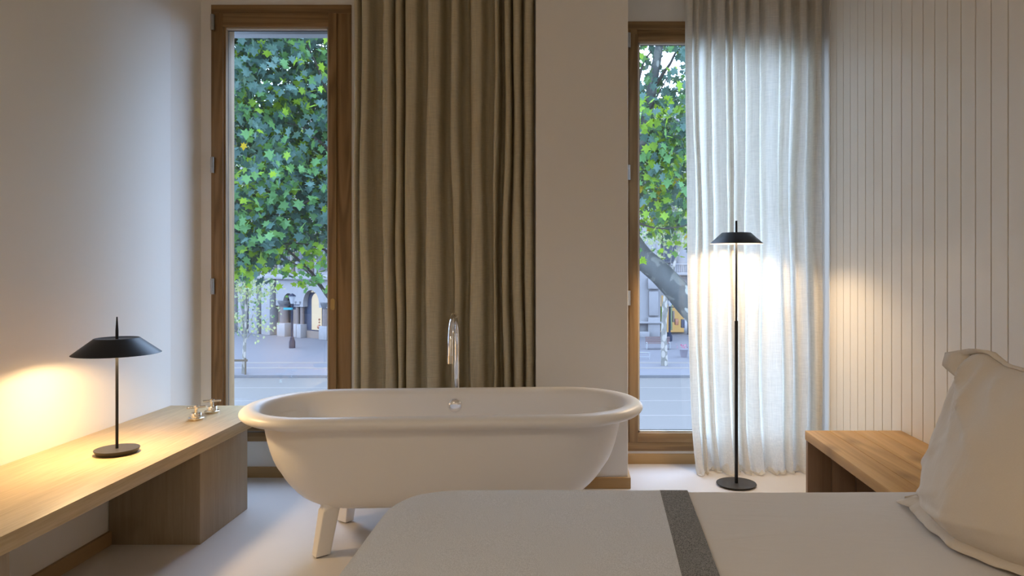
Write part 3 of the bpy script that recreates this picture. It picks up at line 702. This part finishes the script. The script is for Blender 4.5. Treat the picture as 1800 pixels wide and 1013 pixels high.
for k in range(n):
    s = k / n * 4
    if s < 1: u, v, ou, ov = s, 0, 0, -1
    elif s < 2: u, v, ou, ov = 1, s - 1, 1, 0
    elif s < 3: u, v, ou, ov = 3 - s, 1, 0, 1
    else: u, v, ou, ov = 0, 4 - s, -1, 0
    p = pil_base(u, v); b_ = 2 * v - 1
    p.y += -.03 * (1 - u) * (1 - b_ * b_) * .4 + .02 * (1 - b_ * b_) * (1 if u < .5 else -1) * (abs(2 * u - 1) ** 4)
    wv = noise.noise(Vector((u * 7, v * 7, 5)))
    corner = (1 - min(1, 10 * min(u, 1 - u))) * (1 - min(1, 10 * min(v, 1 - v)))
    if ov == -1: q = p + Vector((-.045 - .012 * wv - .018 * math.sin(PI * u), .0, 0)); q.z = .558 + .010 * abs(wv); p.z += .022; p.x -= .02
    elif ov == 1: q = p + Vector((.012 + .010 * wv, 0, .004 + .012 * (1 - min(1, u * 4))))
    else: q = p + Vector((.004 * wv - (.05 if v < .06 else 0), -.014 * ou * (1 + .6 * wv) - 0.03 * ou * max(0, 1 - (1 - v) * 6), .0))
    if u < .14 and v > .84: q += Vector((-.030, .034, -.006)) * (1 if ou == -1 else .7) * min(1, (.14 - u) / .07, (v - .84) / .08)
    if u < .04 and v < .04: q = p + Vector((-.045, .02, 0)); q.z = .560
    rin.append(bm.verts.new(p)); rout.append(bm.verts.new(q))
for k in range(n): bm.faces.new((rin[k], rin[(k + 1) % n], rout[(k + 1) % n], rout[k]))
bmesh.ops.subdivide_edges(bm, edges=[e for e in bm.edges if (e.verts[0] in rin) != (e.verts[1] in rin)], cuts=2)
for v in bm.verts: v.co.x += .004 * noise.noise(v.co * 30)
o = obj('pillowcase_flange', bm, M['pillow'], pw, angle=180)
s = o.modifiers.new('thick', 'SOLIDIFY'); s.thickness = .003

# ============================================================ OUTSIDE
ZG = -4.274; E = H - ZG
struct('street', B(-60, 60, 5.2, 35.2, ZG - .4, ZG - .12), M['road'])
pv = struct('pavement', B(-90, 60, 35.35, 90, ZG - .4, ZG), M['pave'])
tag(obj('kerb', B(-90, 60, 35.2, 35.35, ZG - .4, ZG + .01), M['stone'], pv), 'pale kerb')
st_ = bpy.data.objects['street']
def gy(y, z=ZG - .12): return (H - z) * F / (y - CY)
for yy, wd in ((682, .22), (705, .22), (731, .22), (661, .3)):
    Yc = gy(yy); obj('lane_line', B(-60, 60, Yc - wd / 2, Yc + wd / 2, ZG - .12, ZG - .116), M['paint'], st_, smooth=False)
for yy in (638, 647):
    Yc = gy(yy, ZG); obj('paving_strip', B(-60, 60, Yc - .25, Yc + .25, ZG, ZG + .004), M['paint'], pv, smooth=False)

# facade A: stone corner building with arcade, slanting away to the left
OA = Vector((-17.35, 51.4)); dA = Vector((-.835, .5505)); nA = Vector((-.5505, -.835))
def uA(px): return (-21687.5 - (px - 1000) * 51.4) / ((px - 1000) * .5505 + 1043.75)
def YA(px): return 51.4 + .5505 * uA(px)
def zA(px, y): return H - (y - CY) * YA(px) / F
MA = Matrix(((dA.x, nA.x, 0, OA.x), (dA.y, nA.y, 0, OA.y), (0, 0, 1, 0), (0, 0, 0, 1)))
def fa(bm): bmesh.ops.transform(bm, matrix=MA, verts=bm.verts); bmesh.ops.recalc_face_normals(bm, faces=bm.faces); return bm
def FB(u0, u1, v0, v1, z0, z1, bev=0): return fa(B(min(u0, u1), max(u0, u1), v0, v1, z0, z1, bev=bev))
ba = thing('corner_building', (OA.x, OA.y, ZG), 'blue-grey stone building with arcaded shops across the street, seen through the left window', 'building')
def arch_panel(u0, u1, z0, z1, uc, hw, zs, v0, v1):
    """wall panel u0..u1 x z0..z1 with a round headed opening standing on z0"""
    bm = bmesh.new(); n = 14
    inner = [(uc - hw, z0), (uc - hw, zs)] + [(uc - hw * math.cos(PI * k / n), zs + hw * 1.1 * math.sin(PI * k / n)) for k in range(1, n)] + [(uc + hw, zs), (uc + hw, z0)]
    def outerp(a, z):
        return None
    outer = []
    for (a, z) in inner:
        if z <= zs: outer.append((u0 if a < uc else u1, z))
        else:
            t = (a - (uc - hw)) / (2 * hw); outer.append((lin(u0, u1, t), z1))
    outer[1] = (u0, z1); outer[-2] = (u1, z1)
    A_, B_ = [], []
    for v in (v0, v1):
        A_.append([bm.verts.new((a, v, z)) for a, z in inner]); B_.append([bm.verts.new((a, v, z)) for a, z in outer])
    m = len(inner)
    for s_ in (0, 1):
        for i in range(m - 1): bm.faces.new((A_[s_][i], A_[s_][i + 1], B_[s_][i + 1], B_[s_][i]))
    for i in range(m - 1):
        bm.faces.new((A_[0][i], A_[1][i], A_[1][i + 1], A_[0][i + 1])); bm.faces.new((B_[0][i], B_[0][i + 1], B_[1][i + 1], B_[1][i]))
    return fa(bm)
ztopA = 13.5
zc = zA(520, 488)                       # cornice above the arcade
obj('wall', FB(-9, 16, -1.2, -.7, ZG, zc), M['navy'], ba)
obj('upper_wall', FB(-9, 16, -1.2, -.35, zc, ztopA), M['stone2'], ba)
obj('cornice', FB(-9, 16, -.8, .25, zc - .15, zc + .22, .04), M['stone2'], ba)
obj('cornice', FB(-9, 16, -.8, .45, ztopA - .5, ztopA, .06), M['stone2'], ba)
zsp = zA(520, 531)
# arcade panels (right to left)
uq = [uA(582), uA(544.5), uA(520.5), uA(500), uA(484)]
def panel(pl, pr, pc, hwpx):
    obj('arch', arch_panel(uA(pr), uA(pl), zsp - .35, zc - .14, uA(pc), abs(uA(pc - hwpx) - uA(pc + hwpx)) / 2, zsp - .1, -.45, -.05), M['stone2'], ba)
panel(524, 569, 545.5, 14)
panel(484, 524, 506, 9.5)
panel(569, 612, 590, 15)
def col(px0, px1, pinkish=True, base=570):
    u0, u1 = sorted((uA(px0), uA(px1))); um = (u0 + u1) / 2; r = (u1 - u0) / 2
    c = obj('column', fa(lobj([(r * .78, zA(520, base)), (r * .72, zsp - .4)], um, -.25, 16)), M['pink'] if pinkish else M['stone2'], ba)
    obj('capital', fa(lobj([(r * .75, zsp - .42), (r * 1.0, zsp - .2), (r * 1.15, zsp - .05), (r * 1.15, zsp + .05)], um, -.25, 12)), M['stone'], c)
    obj('plinth', FB(u0 - .05, u1 + .05, -.6, .1, ZG, zA(520, base), .03), M['stone2'], c)
col(489, 501.5); col(515.5, 521.5); col(523.5, 529.5); col(563, 575)
obj('doorway', FB(uA(512), uA(500), -.68, -.55, ZG, zsp + .6), M['darkwin'], ba)
obj('door_leaf', FB(uA(511), uA(503), -.56, -.50, ZG, zA(506, 545)), M['brown'], ba)
# shop front under the right arch
shp = obj('shop_front', FB(uA(561), uA(530), -.62, -.45, ZG + .1, zsp + 1.2), M['navy'], ba)
bm = bmesh.new(); uc = uA(548.3); hw = abs(uA(539.7) - uA(557)) / 2; z0_, zs_ = zA(548, 581), zA(548, 530)
pts = [(uc - hw, z0_)] + [(uc - hw * math.cos(PI * k / 16), zs_ + hw * 1.05 * math.sin(PI * k / 16)) for k in range(17)] + [(uc + hw, z0_)]
f0 = [bm.verts.new((a, -.44, z)) for a, z in pts]; f1 = [bm.verts.new((a, -.40, z)) for a, z in pts]
bm.faces.new(f0); bm.faces.new(f1)
for i in range(len(pts)): bm.faces.new((f0[i], f0[(i + 1) % len(pts)], f1[(i + 1) % len(pts)], f1[i]))
tag(obj('display_window', fa(bm), M['lit'], shp), 'brightly lit round-headed display window')
obj('shop_base', FB(uA(561), uA(532), -.46, -.36, ZG, zA(546, 583)), M['brown'], shp)
for (px, py, r_) in ((553.5, 562, .14), (553.5, 567, .12), (553.3, 575, .28)):
    c = Vector((uA(px), -.39, zA(548, py)))
    bm = bmesh.new(); bmesh.ops.create_uvsphere(bm, u_segments=10, v_segments=6, radius=r_ * .6); bmesh.ops.translate(bm, verts=bm.verts, vec=c)
    obj('displayed_ware', fa(bm), M['orange'], shp)
txt = bpy.data.curves.new('shop_lettering', 'FONT'); txt.body = 'aeer'; txt.size = .62; txt.extrude = .02; txt.align_x = 'CENTER'
to_ = bpy.data.objects.new('shop_lettering', txt); C.objects.link(to_)
dg = bpy.context.evaluated_depsgraph_get(); me = bpy.data.meshes.new_from_object(to_.evaluated_get(dg)); bpy.data.objects.remove(to_)
me.transform(Matrix.Translation((0, 0, 0)) @ Matrix.Rotation(PI / 2, 4, 'X')); me.transform(Matrix.Diagonal((-1, 1, 1, 1)))
me.transform(Matrix.Translation((uA(547.5), -.38, zA(548, 514.5)))); me.transform(MA); me.transform(Matrix.Translation(-org(shp)))
me.materials.clear(); me.materials.append(M['letters']); lt = bpy.data.objects.new('shop_lettering', me); C.objects.link(lt); lt.parent = shp
tag(lt, 'small pale shop lettering')
# pilasters and dark openings of the left part
for a, b in ((461, 476), (439, 453), (420, 427), (403, 412), (385, 394)):
    obj('pilaster', FB(uA(a), uA(b), -.7, .1, ZG, zc - .15, .04), M['stone2'], ba)
for a, b in ((476, 486), (412, 420)):
    obj('door_leaf', FB(uA(a), uA(b), -.72, -.62, ZG, zc - 1.2), M['brown'], ba)
for a, b in ((453, 461), (427, 439), (394, 403)):
    obj('dark_opening', FB(uA(a), uA(b), -.72, -.66, ZG, zc - .5), M['darkwin'], ba)
# upper floors: tall windows between pilasters, sill bands
for fl in range(3):
    z0 = zc + .5 + fl * 4.1
    obj('string_course', FB(-9, 16, -.4, .0, z0 + 3.3, z0 + 3.55), M['stone2'], ba)
    for k in range(11):
        uc = -8 + k * 2.25 + .2
        wn = obj('window', FB(uc - .62, uc + .62, -.38, -.28, z0, z0 + 2.8), M['stone'], ba)
        obj('pane', FB(uc - .48, uc - .04, -.29, -.26, z0 + .1, z0 + 2.6), M['darkwin'], wn)
        obj('pane', FB(uc + .04, uc + .48, -.29, -.26, z0 + .1, z0 + 2.6), M['darkwin'], wn)
        if fl == 0:
            obj('half_column', fa(lobj([(.16, z0 - .3), (.14, z0 + 2.9)], uc + 1.1, -.25, 10)), M['pink'], ba)

# facade B: pale building with balustrade, lit shop on the ground floor
YBD = 54.5
def XB(px): return (px - CX) * YBD / F
def zBB(y): return H - (y - CY) * YBD / F
bb = thing('pale_building', (6, YBD, ZG), 'pale stone building with a balustrade and lit shop, seen through the right window', 'building')
obj('wall', B(XB(1010), XB(1161), YBD, YBD + 8, ZG, 13), M['stone2'], bb)
obj('wall', B(XB(1161), XB(1330), YBD + .3, YBD + 8, zBB(520), 13), M['stone2'], bb)
obj('wall', B(XB(1212), XB(1330), YBD + .2, YBD + 1, ZG, zBB(520)), M['stone'], bb)
obj('pilaster_panel', B(XB(1140), XB(1157), YBD - .25, YBD, zBB(555), zBB(512), .04), M['stone2'], bb)
obj('pilaster_base', B(XB(1138), XB(1159), YBD - .45, YBD, ZG, zBB(558), .04), M['stone2'], bb)
obj('pilaster_head', B(XB(1138), XB(1159), YBD - .4, YBD, zBB(508), zBB(489), .04), M['stone2'], bb)
obj('ledge', B(XB(1100), XB(1161), YBD - .6, YBD, zBB(568), zBB(565), .02), M['stone2'], bb)
obj('step', B(XB(1105), XB(1139), YBD - 1.0, YBD, ZG, zBB(582), .02), M['stone2'], bb)
bal = obj('balcony', B(XB(1176), XB(1290), YBD - .8, YBD + .3, zBB(484), zBB(479), .03), M['stone2'], bb)
obj('rail', B(XB(1176), XB(1290), YBD - .8, YBD - .6, zBB(466), zBB(463.5), .02), M['stone2'], bal)
for k in range(30):
    x = XB(1178 + k * 3.4); zl, zh = zBB(479), zBB(466); h_ = zh - zl
    obj('baluster', lobj([(.05, zl), (.075, zl + h_ * .3), (.035, zl + h_ * .6), (.055, zh)], x, YBD - .7, 8), M['stone2'], bal)
for fl in range(3):
    for k in range(7):
        x = XB(1178) + (k - 3) * 3.4; z0 = zBB(462) + fl * 4.2
        wn = obj('window', B(x - .55, x + .55, YBD - .06, YBD + .32, z0, z0 + 2.7), M['stone'], bb)
        obj('pane', B(x - .42, x - .04, YBD - .10, YBD - .05, z0 + .1, z0 + 2.5), M['darkwin'], wn)
        obj('pane', B(x + .04, x + .42, YBD - .10, YBD - .05, z0 + .1, z0 + 2.5), M['darkwin'], wn)
# lit shop interior
sp = obj('shop_interior', B(XB(1161), XB(1212), YBD + 2.6, YBD + 2.7, ZG, zBB(522)), M['lit2'], bb); tag(sp, 'warm lit shop interior')
obj('shop_floor', B(XB(1161), XB(1212), YBD, YBD + 2.6, ZG, ZG + .06), M['pave'], bb)
for (a, b, y0, y1, m_) in ((1164, 1168, 540, 584, 'leaf_lime'), (1181, 1184, 535, 582, 'leaf_pale'), (1189, 1195, 562, 573, 'orange'), (1200, 1206, 563, 578, 'navy'), (1185, 1188, 548, 568, 'brown')):
    obj('shop_fixture', B(XB(a), XB(b), YBD + .6, YBD + 1.0, zBB(y1), zBB(y0), .03), M[m_], bb)

# street furniture
def lamppost(name, px, ybase, ytop, lab, scale=1.0, sign=False):
    Y = gy(ybase, ZG); x = (px - CX) * Y / F; zt = H - (ytop - CY) * Y / F; h = zt - ZG
    t = thing(name, (x, Y, ZG), lab, 'street lamp')
    obj('post', lobj([(.20, ZG), (.20, ZG + .12 * h), (.13, ZG + .16 * h), (.14, ZG + .19 * h), (.075, ZG + .21 * h), (.06, ZG + .80 * h)], x, Y, 14), M['iron'], t)
    ln = obj('lantern', lobj([(.10, ZG + .81 * h), (.24, ZG + .95 * h)], x, Y, 6), M['lantern'], t)
    obj('lantern_cap', lobj([(.28, ZG + .95 * h), (.15, ZG + .98 * h), (.03, ZG + h)], x, Y, 6), M['iron'], ln)
    obj('crossarm', B(x - .5, x + .5, Y - .03, Y + .03, ZG + .78 * h, ZG + .795 * h), M['iron'], t)
    if sign: tag(obj('sign_plate', B(x - .55, x + .05, Y - .06, Y - .03, ZG + .70 * h, ZG + .74 * h), M['turq'], t), 'small turquoise plate')
lamppost('street_lamp', 513.5, 612, 516, 'black iron street lamp on the pavement before the arcade', sign=True)
lamppost('street_lamp', 1177, 600, 524, 'dark street lamp before the lit shop seen through the right window')
# bench, barrier, planter on the far pavement
Yb = gy(614, ZG); xb0, xb1 = (1135 - CX) * Yb / F, (1178 - CX) * Yb / F
sb = thing('street_bench', ((xb0 + xb1) / 2, Yb, ZG), 'dark wooden street bench on the far pavement', 'bench')
for k in range(3): obj('slat', B(xb0, xb1, Yb + .2, Yb + .24, ZG + .42 + k * .13, ZG + .53 + k * .13), M['benchwood'], sb)
for k in range(3): obj('seat_slat', B(xb0, xb1, Yb - .28 + k * .15, Yb - .15 + k * .15, ZG + .38, ZG + .41), M['benchwood'], sb)
for x in (xb0 + .04, xb1 - .08): obj('leg', B(x, x + .05, Yb - .3, Yb + .25, ZG, ZG + .45, .01), M['white'], sb)
Yb = gy(632, ZG); xa, xc = (1105 - CX) * Yb / F, (1142 - CX) * Yb / F
pb = thing('pavement_barrier', (xa, Yb, ZG), 'low white metal barrier on the far pavement', 'barrier')
obj('rail', T([(xa, Yb, ZG + .40), (xc, Yb, ZG + .40)], .025), M['white'], pb); obj('rail', T([(xa, Yb, ZG + .15), (xc, Yb, ZG + .15)], .015), M['white'], pb)
for x in (xa, (xa + xc) / 2, xc): obj('post', T([(x, Yb, ZG), (x, Yb, ZG + .42)], .02), M['white'], pb)
Yb = gy(628, ZG); xp = (1202 - CX) * Yb / F
fp = thing('flower_pot', (xp, Yb, ZG), 'lilac-grey flower pot with pink flowers on the far pavement', 'planter')
obj('pot', lobj([(.20, ZG), (.26, ZG + .45), (.27, ZG + .47)], xp, Yb, 20), M['pot'], fp)
bm = bmesh.new(); rnd = random.Random(5)
for k in range(70):
    c = Vector((xp + rnd.gauss(0, .16), Yb + rnd.gauss(0, .1), ZG + .55 + rnd.random() * .2)); 
    q = [bm.verts.new(c + Vector((rnd.uniform(-.06, .06), rnd.uniform(-.04, .04), rnd.uniform(-.06, .06)))) for _ in range(3)]; bm.faces.new(q)
tag(obj('flowers', bm, M['flower'], fp, smooth=False), kind='stuff')

# ------------------------------------------------------------ trees
LOBES = [(0, -.42), (.16, -.20), (.44, -.30), (.30, -.02), (.52, .18), (.22, .22), (.16, .38), (0, .58), (-.16, .38), (-.22, .22), (-.52, .18), (-.30, -.02), (-.44, -.30), (-.16, -.20)]
LV = np.array([(0, 0, .03)] + [(x, y, -.10 * abs(x) - .10 * max(0, y) ** 2) for x, y in LOBES], dtype=np.float32)
NL = len(LOBES); LF = [(0, 1 + i, 1 + (i + 1) % NL) for i in range(NL)]
def leaf_mesh(m, size, seed):
    me = bpy.data.meshes.new('leaf'); me.from_pydata([tuple(v * size) for v in LV], [], LF); me.materials.append(m); return me
def rot_mats(n, rs, droop=.9):
    """random leaf attitudes, mostly hanging tip-down with faces to all sides"""
    yaw = rs.uniform(0, 2 * PI, n); pitch = rs.normal(-.9, .55, n); roll = rs.normal(0, .6, n)
    cy_, sy = np.cos(yaw), np.sin(yaw); cp, sp_ = np.cos(pitch), np.sin(pitch); cr, sr = np.cos(roll), np.sin(roll)
    Rz = np.zeros((n, 3, 3)); Rz[:, 0, 0] = cy_; Rz[:, 0, 1] = -sy; Rz[:, 1, 0] = sy; Rz[:, 1, 1] = cy_; Rz[:, 2, 2] = 1
    Rx = np.zeros((n, 3, 3)); Rx[:, 0, 0] = 1; Rx[:, 1, 1] = cp; Rx[:, 1, 2] = -sp_; Rx[:, 2, 1] = sp_; Rx[:, 2, 2] = cp
    Ry = np.zeros((n, 3, 3)); Ry[:, 1, 1] = 1; Ry[:, 0, 0] = cr; Ry[:, 0, 2] = sr; Ry[:, 2, 0] = -sr; Ry[:, 2, 2] = cr
    return Rz @ Rx @ Ry
def foliage_mesh(name, pos, rot, size, mi, mats):
    n = len(pos); k = len(LV)
    V = np.einsum('nij,kj->nki', rot, LV) * size[:, None, None] + pos[:, None, :]
    F_ = (np.array(LF)[None] + (np.arange(n) * k)[:, None, None]).reshape(-1, 3)
    me = bpy.data.meshes.new(name); me.vertices.add(n * k); me.vertices.foreach_set('co', V.reshape(-1).astype(np.float32))
    nf = len(F_); me.loops.add(nf * 3); me.loops.foreach_set('vertex_index', F_.reshape(-1).astype(np.int32))
    me.polygons.add(nf); me.polygons.foreach_set('loop_start', np.arange(0, nf * 3, 3, dtype=np.int32))
    me.polygons.foreach_set('material_index', np.repeat(mi, len(LF)).astype(np.int32))
    for m in mats: me.materials.append(m)
    me.update(calc_edges=True); me.validate(); return me
def crown(tree, base, clusters, per, spread, size, rs, mats, weights, n_single=0, views=None, group_bias=.7):
    """clusters: (k,3) centres.  nearest leaves in sight become leaf objects, the rest one foliage part"""
    k = len(clusters)
    pos = (clusters[:, None, :] + rs.normal(0, 1, (k, per, 3)) * np.array(spread)).reshape(-1, 3)
    n = len(pos); rot = rot_mats(n, rs); sz = rs.uniform(size[0], size[1], n)
    cm = rs.choice(len(mats), k, p=weights); mi = np.where(rs.random(n) < group_bias, np.repeat(cm, per), rs.choice(len(mats), n, p=weights))
    single = np.zeros(n, bool)
    if n_single:
        px = pos[:, 0] / pos[:, 1] * F + CX; py = CY - (pos[:, 2] - H) / pos[:, 1] * F
        vis = (px > views[0]) & (px < views[1]) & (py > views[2]) & (py < views[3])
        d = np.where(vis, pos[:, 1], 1e9); idx = np.argsort(d)[:n_single]; single[idx[d[idx] < 1e8]] = True
    base = np.array(base)
    rest = ~single
    me = foliage_mesh('foliage', pos[rest] - base, rot[rest], sz[rest], mi[rest], mats)
    o = bpy.data.objects.new('foliage', me); C.objects.link(o); o.parent = tree; o['kind'] = 'stuff'
    lm = [leaf_mesh(m, 1.0, 0) for m in mats]
    for i in np.nonzero(single)[0]:
        lo_ = bpy.data.objects.new('leaf', lm[mi[i]]); C.objects.link(lo_); lo_.parent = tree
        mt = Matrix([list(r) for r in rot[i]]).to_4x4(); mt = Matrix.Translation(Vector(pos[i] - base)) @ mt @ Matrix.Scale(float(sz[i]), 4)
        lo_.matrix_local = mt
def blob(rs, k, c, r, low=None):
    out = []
    while len(out) < k:
        p = rs.uniform(-1, 1, 3)
        if (p ** 2).sum() <= 1:
            q = np.array(c) + p * np.array(r)
            if low is None or q[2] > low(q): out.append(q)
    return np.array(out)
near_m = [M['leaf_teal'], M['leaf_mid'], M['leaf_lime'], M['leaf_yellow']]

# tree A (left window): trunk stands hidden by the pier, branches reach left
YA_ = 13.4
ta_base = (-3.2, 14.2, ZG)
ta = thing('plane_tree', ta_base, 'large-leaved plane tree whose branches fill the upper left window', 'tree')
obj('trunk', T(smooth_path([(-3.2, 14.2, ZG), (-3.15, 14.2, -2.2), (-3.3, 14.1, -.3), (-3.5, 14.1, 1.8), (-3.9, 14.2, 3.8), (-4.2, 14.2, 5.8)], 5), [lin(.24, .07, i / 25) for i in range(26)], 14), M['trunk_dark'], ta)
def br(tree, pts, r0, r1, m=None):
    sp_ = smooth_path(pts, 5); k = len(sp_); obj('branch', T(sp_, [lin(r0, r1, i / (k - 1)) for i in range(k)], 8), m or M['branch'], tree)
br(ta, [(-3.0, 14.1, -1.0), P(640, 590, 13.8), P(583, 530, YA_), P(548, 480, YA_), P(505, 440, YA_), P(470, 415, YA_)], .05, .012)
br(ta, [P(575, 520, YA_), P(540, 478, 13.2), P(518, 464, 13.2), P(490, 447, 13.2)], .018, .006)
br(ta, [(-3.05, 14.1, .2), P(640, 480, 13.8), P(583, 449, YA_), P(565, 437, YA_), P(514, 428, YA_), P(440, 440, YA_)], .04, .006)
br(ta, [P(562, 437, YA_), P(550, 424, YA_), P(532, 404, YA_), P(505, 392, YA_)], .022, .008)
br(ta, [(-3.1, 14.1, 2.2), P(640, 340, 13.9), P(576, 262, YA_), P(556, 245, YA_), P(535, 225, YA_), P(500, 215, YA_)], .05, .010)
br(ta, [(-3.2, 14.1, 3.6), P(630, 240, 13.9), P(576, 160, YA_), P(560, 122, YA_), P(552, 105, YA_), P(530, 60, YA_)], .045, .012)
br(ta, [(-3.1, 14.1, 1.9), P(650, 360, 13.6), P(560, 350, 13.0), P(470, 380, 13.0), P(402, 345, 12.8), P(360, 330, 12.8)], .04, .008)
br(ta, [P(470, 380, 13.0), P(440, 365, 13.0), P(402, 343, 13.0)], .012, .006)
rs = np.random.RandomState(11)
def lowA(q):
    px = q[0] / q[1] * F + CX
    ylim = 470 if px < 485 else 418
    return H - (ylim - CY) * q[1] / F
ca_ = blob(rs, 470, (-5.9, 14.2, 3.1), (3.0, 2.2, 3.9), lambda q: q[2] - lowA(q) + q[2] * 0 if False else lowA(q))
extra = np.array([tuple(P(x, y, Y)) for x, y, Y in ((525, 485, 13), (512, 470, 13.2), (555, 452, 13.1), (570, 462, 13.2), (572, 478, 13.1), (545, 440, 13.3), (578, 495, 13.2), (430, 478, 13.1), (415, 470, 13.3), (455, 470, 13.2), (405, 490, 13.3), (548, 502, 12.9))])
crown(ta, ta_base, ca_, 34, (.30, .34, .20), (.13, .22), rs, near_m, [.63, .245, .12, .005], 285, (400, 578, 60, 520))
crown_extra = extra
pos_rs = np.random.RandomState(4)
crown(ta, ta_base, crown_extra, 16, (.15, .14, .12), (.10, .17), pos_rs, near_m, [.08, .3, .57, .05], 0)

# tree B (right window): leaning spotted trunk
YB_ = 12.6
tb_base = (3.6, 12.9, ZG)
tB = thing('plane_tree', tb_base, 'leaning plane tree with pale-spotted grey bark outside the right window', 'tree')
trunk = [Vector((3.6, 12.9, ZG)), Vector((3.35, 12.8, -2.4)), P(1262, 610, 12.7), P(1205, 530, YB_), P(1165, 485, YB_), P(1124, 447, YB_), P(1098, 400, YB_), P(1096, 350, YB_), P(1112, 300, YB_), P(1124, 262, YB_), P(1140, 190, YB_), P(1152, 120, YB_), P(1166, 40, YB_), P(1180, -60, YB_)]
sp_ = smooth_path(trunk, 5); k = len(sp_)
rr_ = [np.interp(i / (k - 1), [0, .15, .3, .42, .6, .75, 1], [.30, .24, .21, .19, .13, .10, .05]) for i in range(k)]
obj('trunk', T(sp_, rr_, 18), M['trunk_dark'], tB)
br(tB, [P(1146, 160, YB_), P(1165, 130, 12.5), P(1178, 112, 12.4), P(1190, 90, 12.4), P(1215, 70, 12.4)], .035, .015)
br(tB, [P(1124, 262, YB_), P(1115, 200, 12.5), P(1128, 120, 12.5), P(1145, 90, 12.4)], .035, .012)
br(tB, [P(1142, 195, 12.5), P(1160, 160, 12.3), P(1178, 128, 12.3)], .016, .008)
br(tB, [P(1098, 380, 12.5), P(1130, 395, 12.2), P(1165, 402, 12.0), P(1210, 396, 11.9)], .022, .008)
rs = np.random.RandomState(23)
cb_ = blob(rs, 300, (2.5, 13.4, 3.9), (3.2, 2.4, 3.2), lambda q: H - (402 - CY) * q[1] / F)
def keep(q):   # leave the open patch of sky near the top of the right window
    px = q[:, 0] / q[:, 1] * F + CX; py = CY - (q[:, 2] - H) / q[:, 1] * F
    return ~((np.abs(px - 1180) < 26) & (py > 70) & (py < 150))
cb_ = cb_[keep(cb_)]
crown(tB, tb_base, cb_, 34, (.32, .34, .24), (.12, .20), rs, near_m, [.44, .32, .234, .006], 285, (1122, 1208, 70, 450))

# pale young trees on the far pavement
def young_tree(px, ybase, pts, blobs, lab, guard=False, seed=1, k=90):
    Y = gy(ybase, ZG); base = ((px - CX) * Y / F, Y, ZG)
    t = thing('young_tree', base, lab, 'tree')
    sp_ = smooth_path([P(a, b, Y) for a, b in pts], 4); n = len(sp_)
    obj('trunk', T(sp_, [lin(pts_r0, .03, i / (n - 1)) for i in range(n)], 10), M['trunk_pale'], t)
    rs = np.random.RandomState(seed)
    cl = np.concatenate([blob(rs, kk, P(cx, cy_, Y), (rx * Y / F, 1.4, ry * Y / F)) for cx, cy_, rx, ry, kk in blobs])
    crown(t, base, cl, 14, (.30, .30, .24), (.11, .20), rs, [M['leaf_pale'], M['leaf_mid']], [.82, .18])
    for a, b in blobs and [(c[0], c[1]) for c in blobs]:
        br(t, [P(px, pts[1][1], Y), P((px + a) / 2, (pts[1][1] + b) / 2, Y), P(a, b, Y)], .03, .01, M['trunk_pale'])
    return t, base
pts_r0 = .10
yt, b0 = young_tree(430, 657, [(428, 657), (430, 600), (432, 540), (430, 490)], [(420, 500, 26, 30, 26), (455, 520, 20, 28, 16), (412, 560, 16, 34, 10), (450, 575, 16, 20, 5), (440, 470, 30, 20, 20)], 'pale slender young tree inside a timber guard on the far pavement')
gd = thing('tree_guard', (b0[0], b0[1] - .3, ZG), 'low timber guard rail around the pale young tree', 'guard')
gx0, gx1 = (413 - CX) * b0[1] / F, (437 - CX) * b0[1] / F
for x in (gx0, gx1):
    for yy in (-.35,): obj('post', T([(x, b0[1] + yy, ZG), (x, b0[1] + yy, ZG + .82)], .045, 8), M['guard'], gd)
for yy in (-.35,): obj('rail', B(gx0 - .1, gx1 + .1, b0[1] + yy - .03, b0[1] + yy + .03, ZG + .66, ZG + .76), M['guard'], gd)
pts_r0 = .19
young_tree(1168, 643, [(1168, 643), (1167, 580), (1170, 520), (1178, 485), (1194, 440), (1206, 400)], [(1185, 400, 34, 26, 26), (1150, 405, 26, 26, 18), (1205, 350, 30, 40, 30)], 'pale speckled tree on the far pavement seen through the right window', seed=6)
# larger trees further along the far pavement
def far_tree(x, Y, c, r, k, lab, seed):
    base = (x, Y, ZG); t = thing('avenue_tree', base, lab, 'tree')
    obj('trunk', T(smooth_path([(x, Y, ZG), (x + .2, Y, ZG + 2.5), (x + .1, Y, c[2])], 4), [.22 - .015 * i for i in range(9)], 10), M['trunk_pale'], t)
    rs = np.random.RandomState(seed); crown(t, base, blob(rs, k, c, r), 18, (.6, .6, .45), (.22, .36), rs, [M['leaf_pale'], M['leaf_lime'], M['leaf_mid']], [.45, .25, .30])
far_tree(-19.5, 40, (-17.5, 40, 6.5), (3.8, 2.5, 4.6), 90, 'tall far tree behind the plane leaves in the left window', 31)
far_tree(7.6, 41, (5.6, 41, 6.6), (3.0, 2.5, 4.4), 110, 'tall far tree behind the plane leaves in the right window', 32)
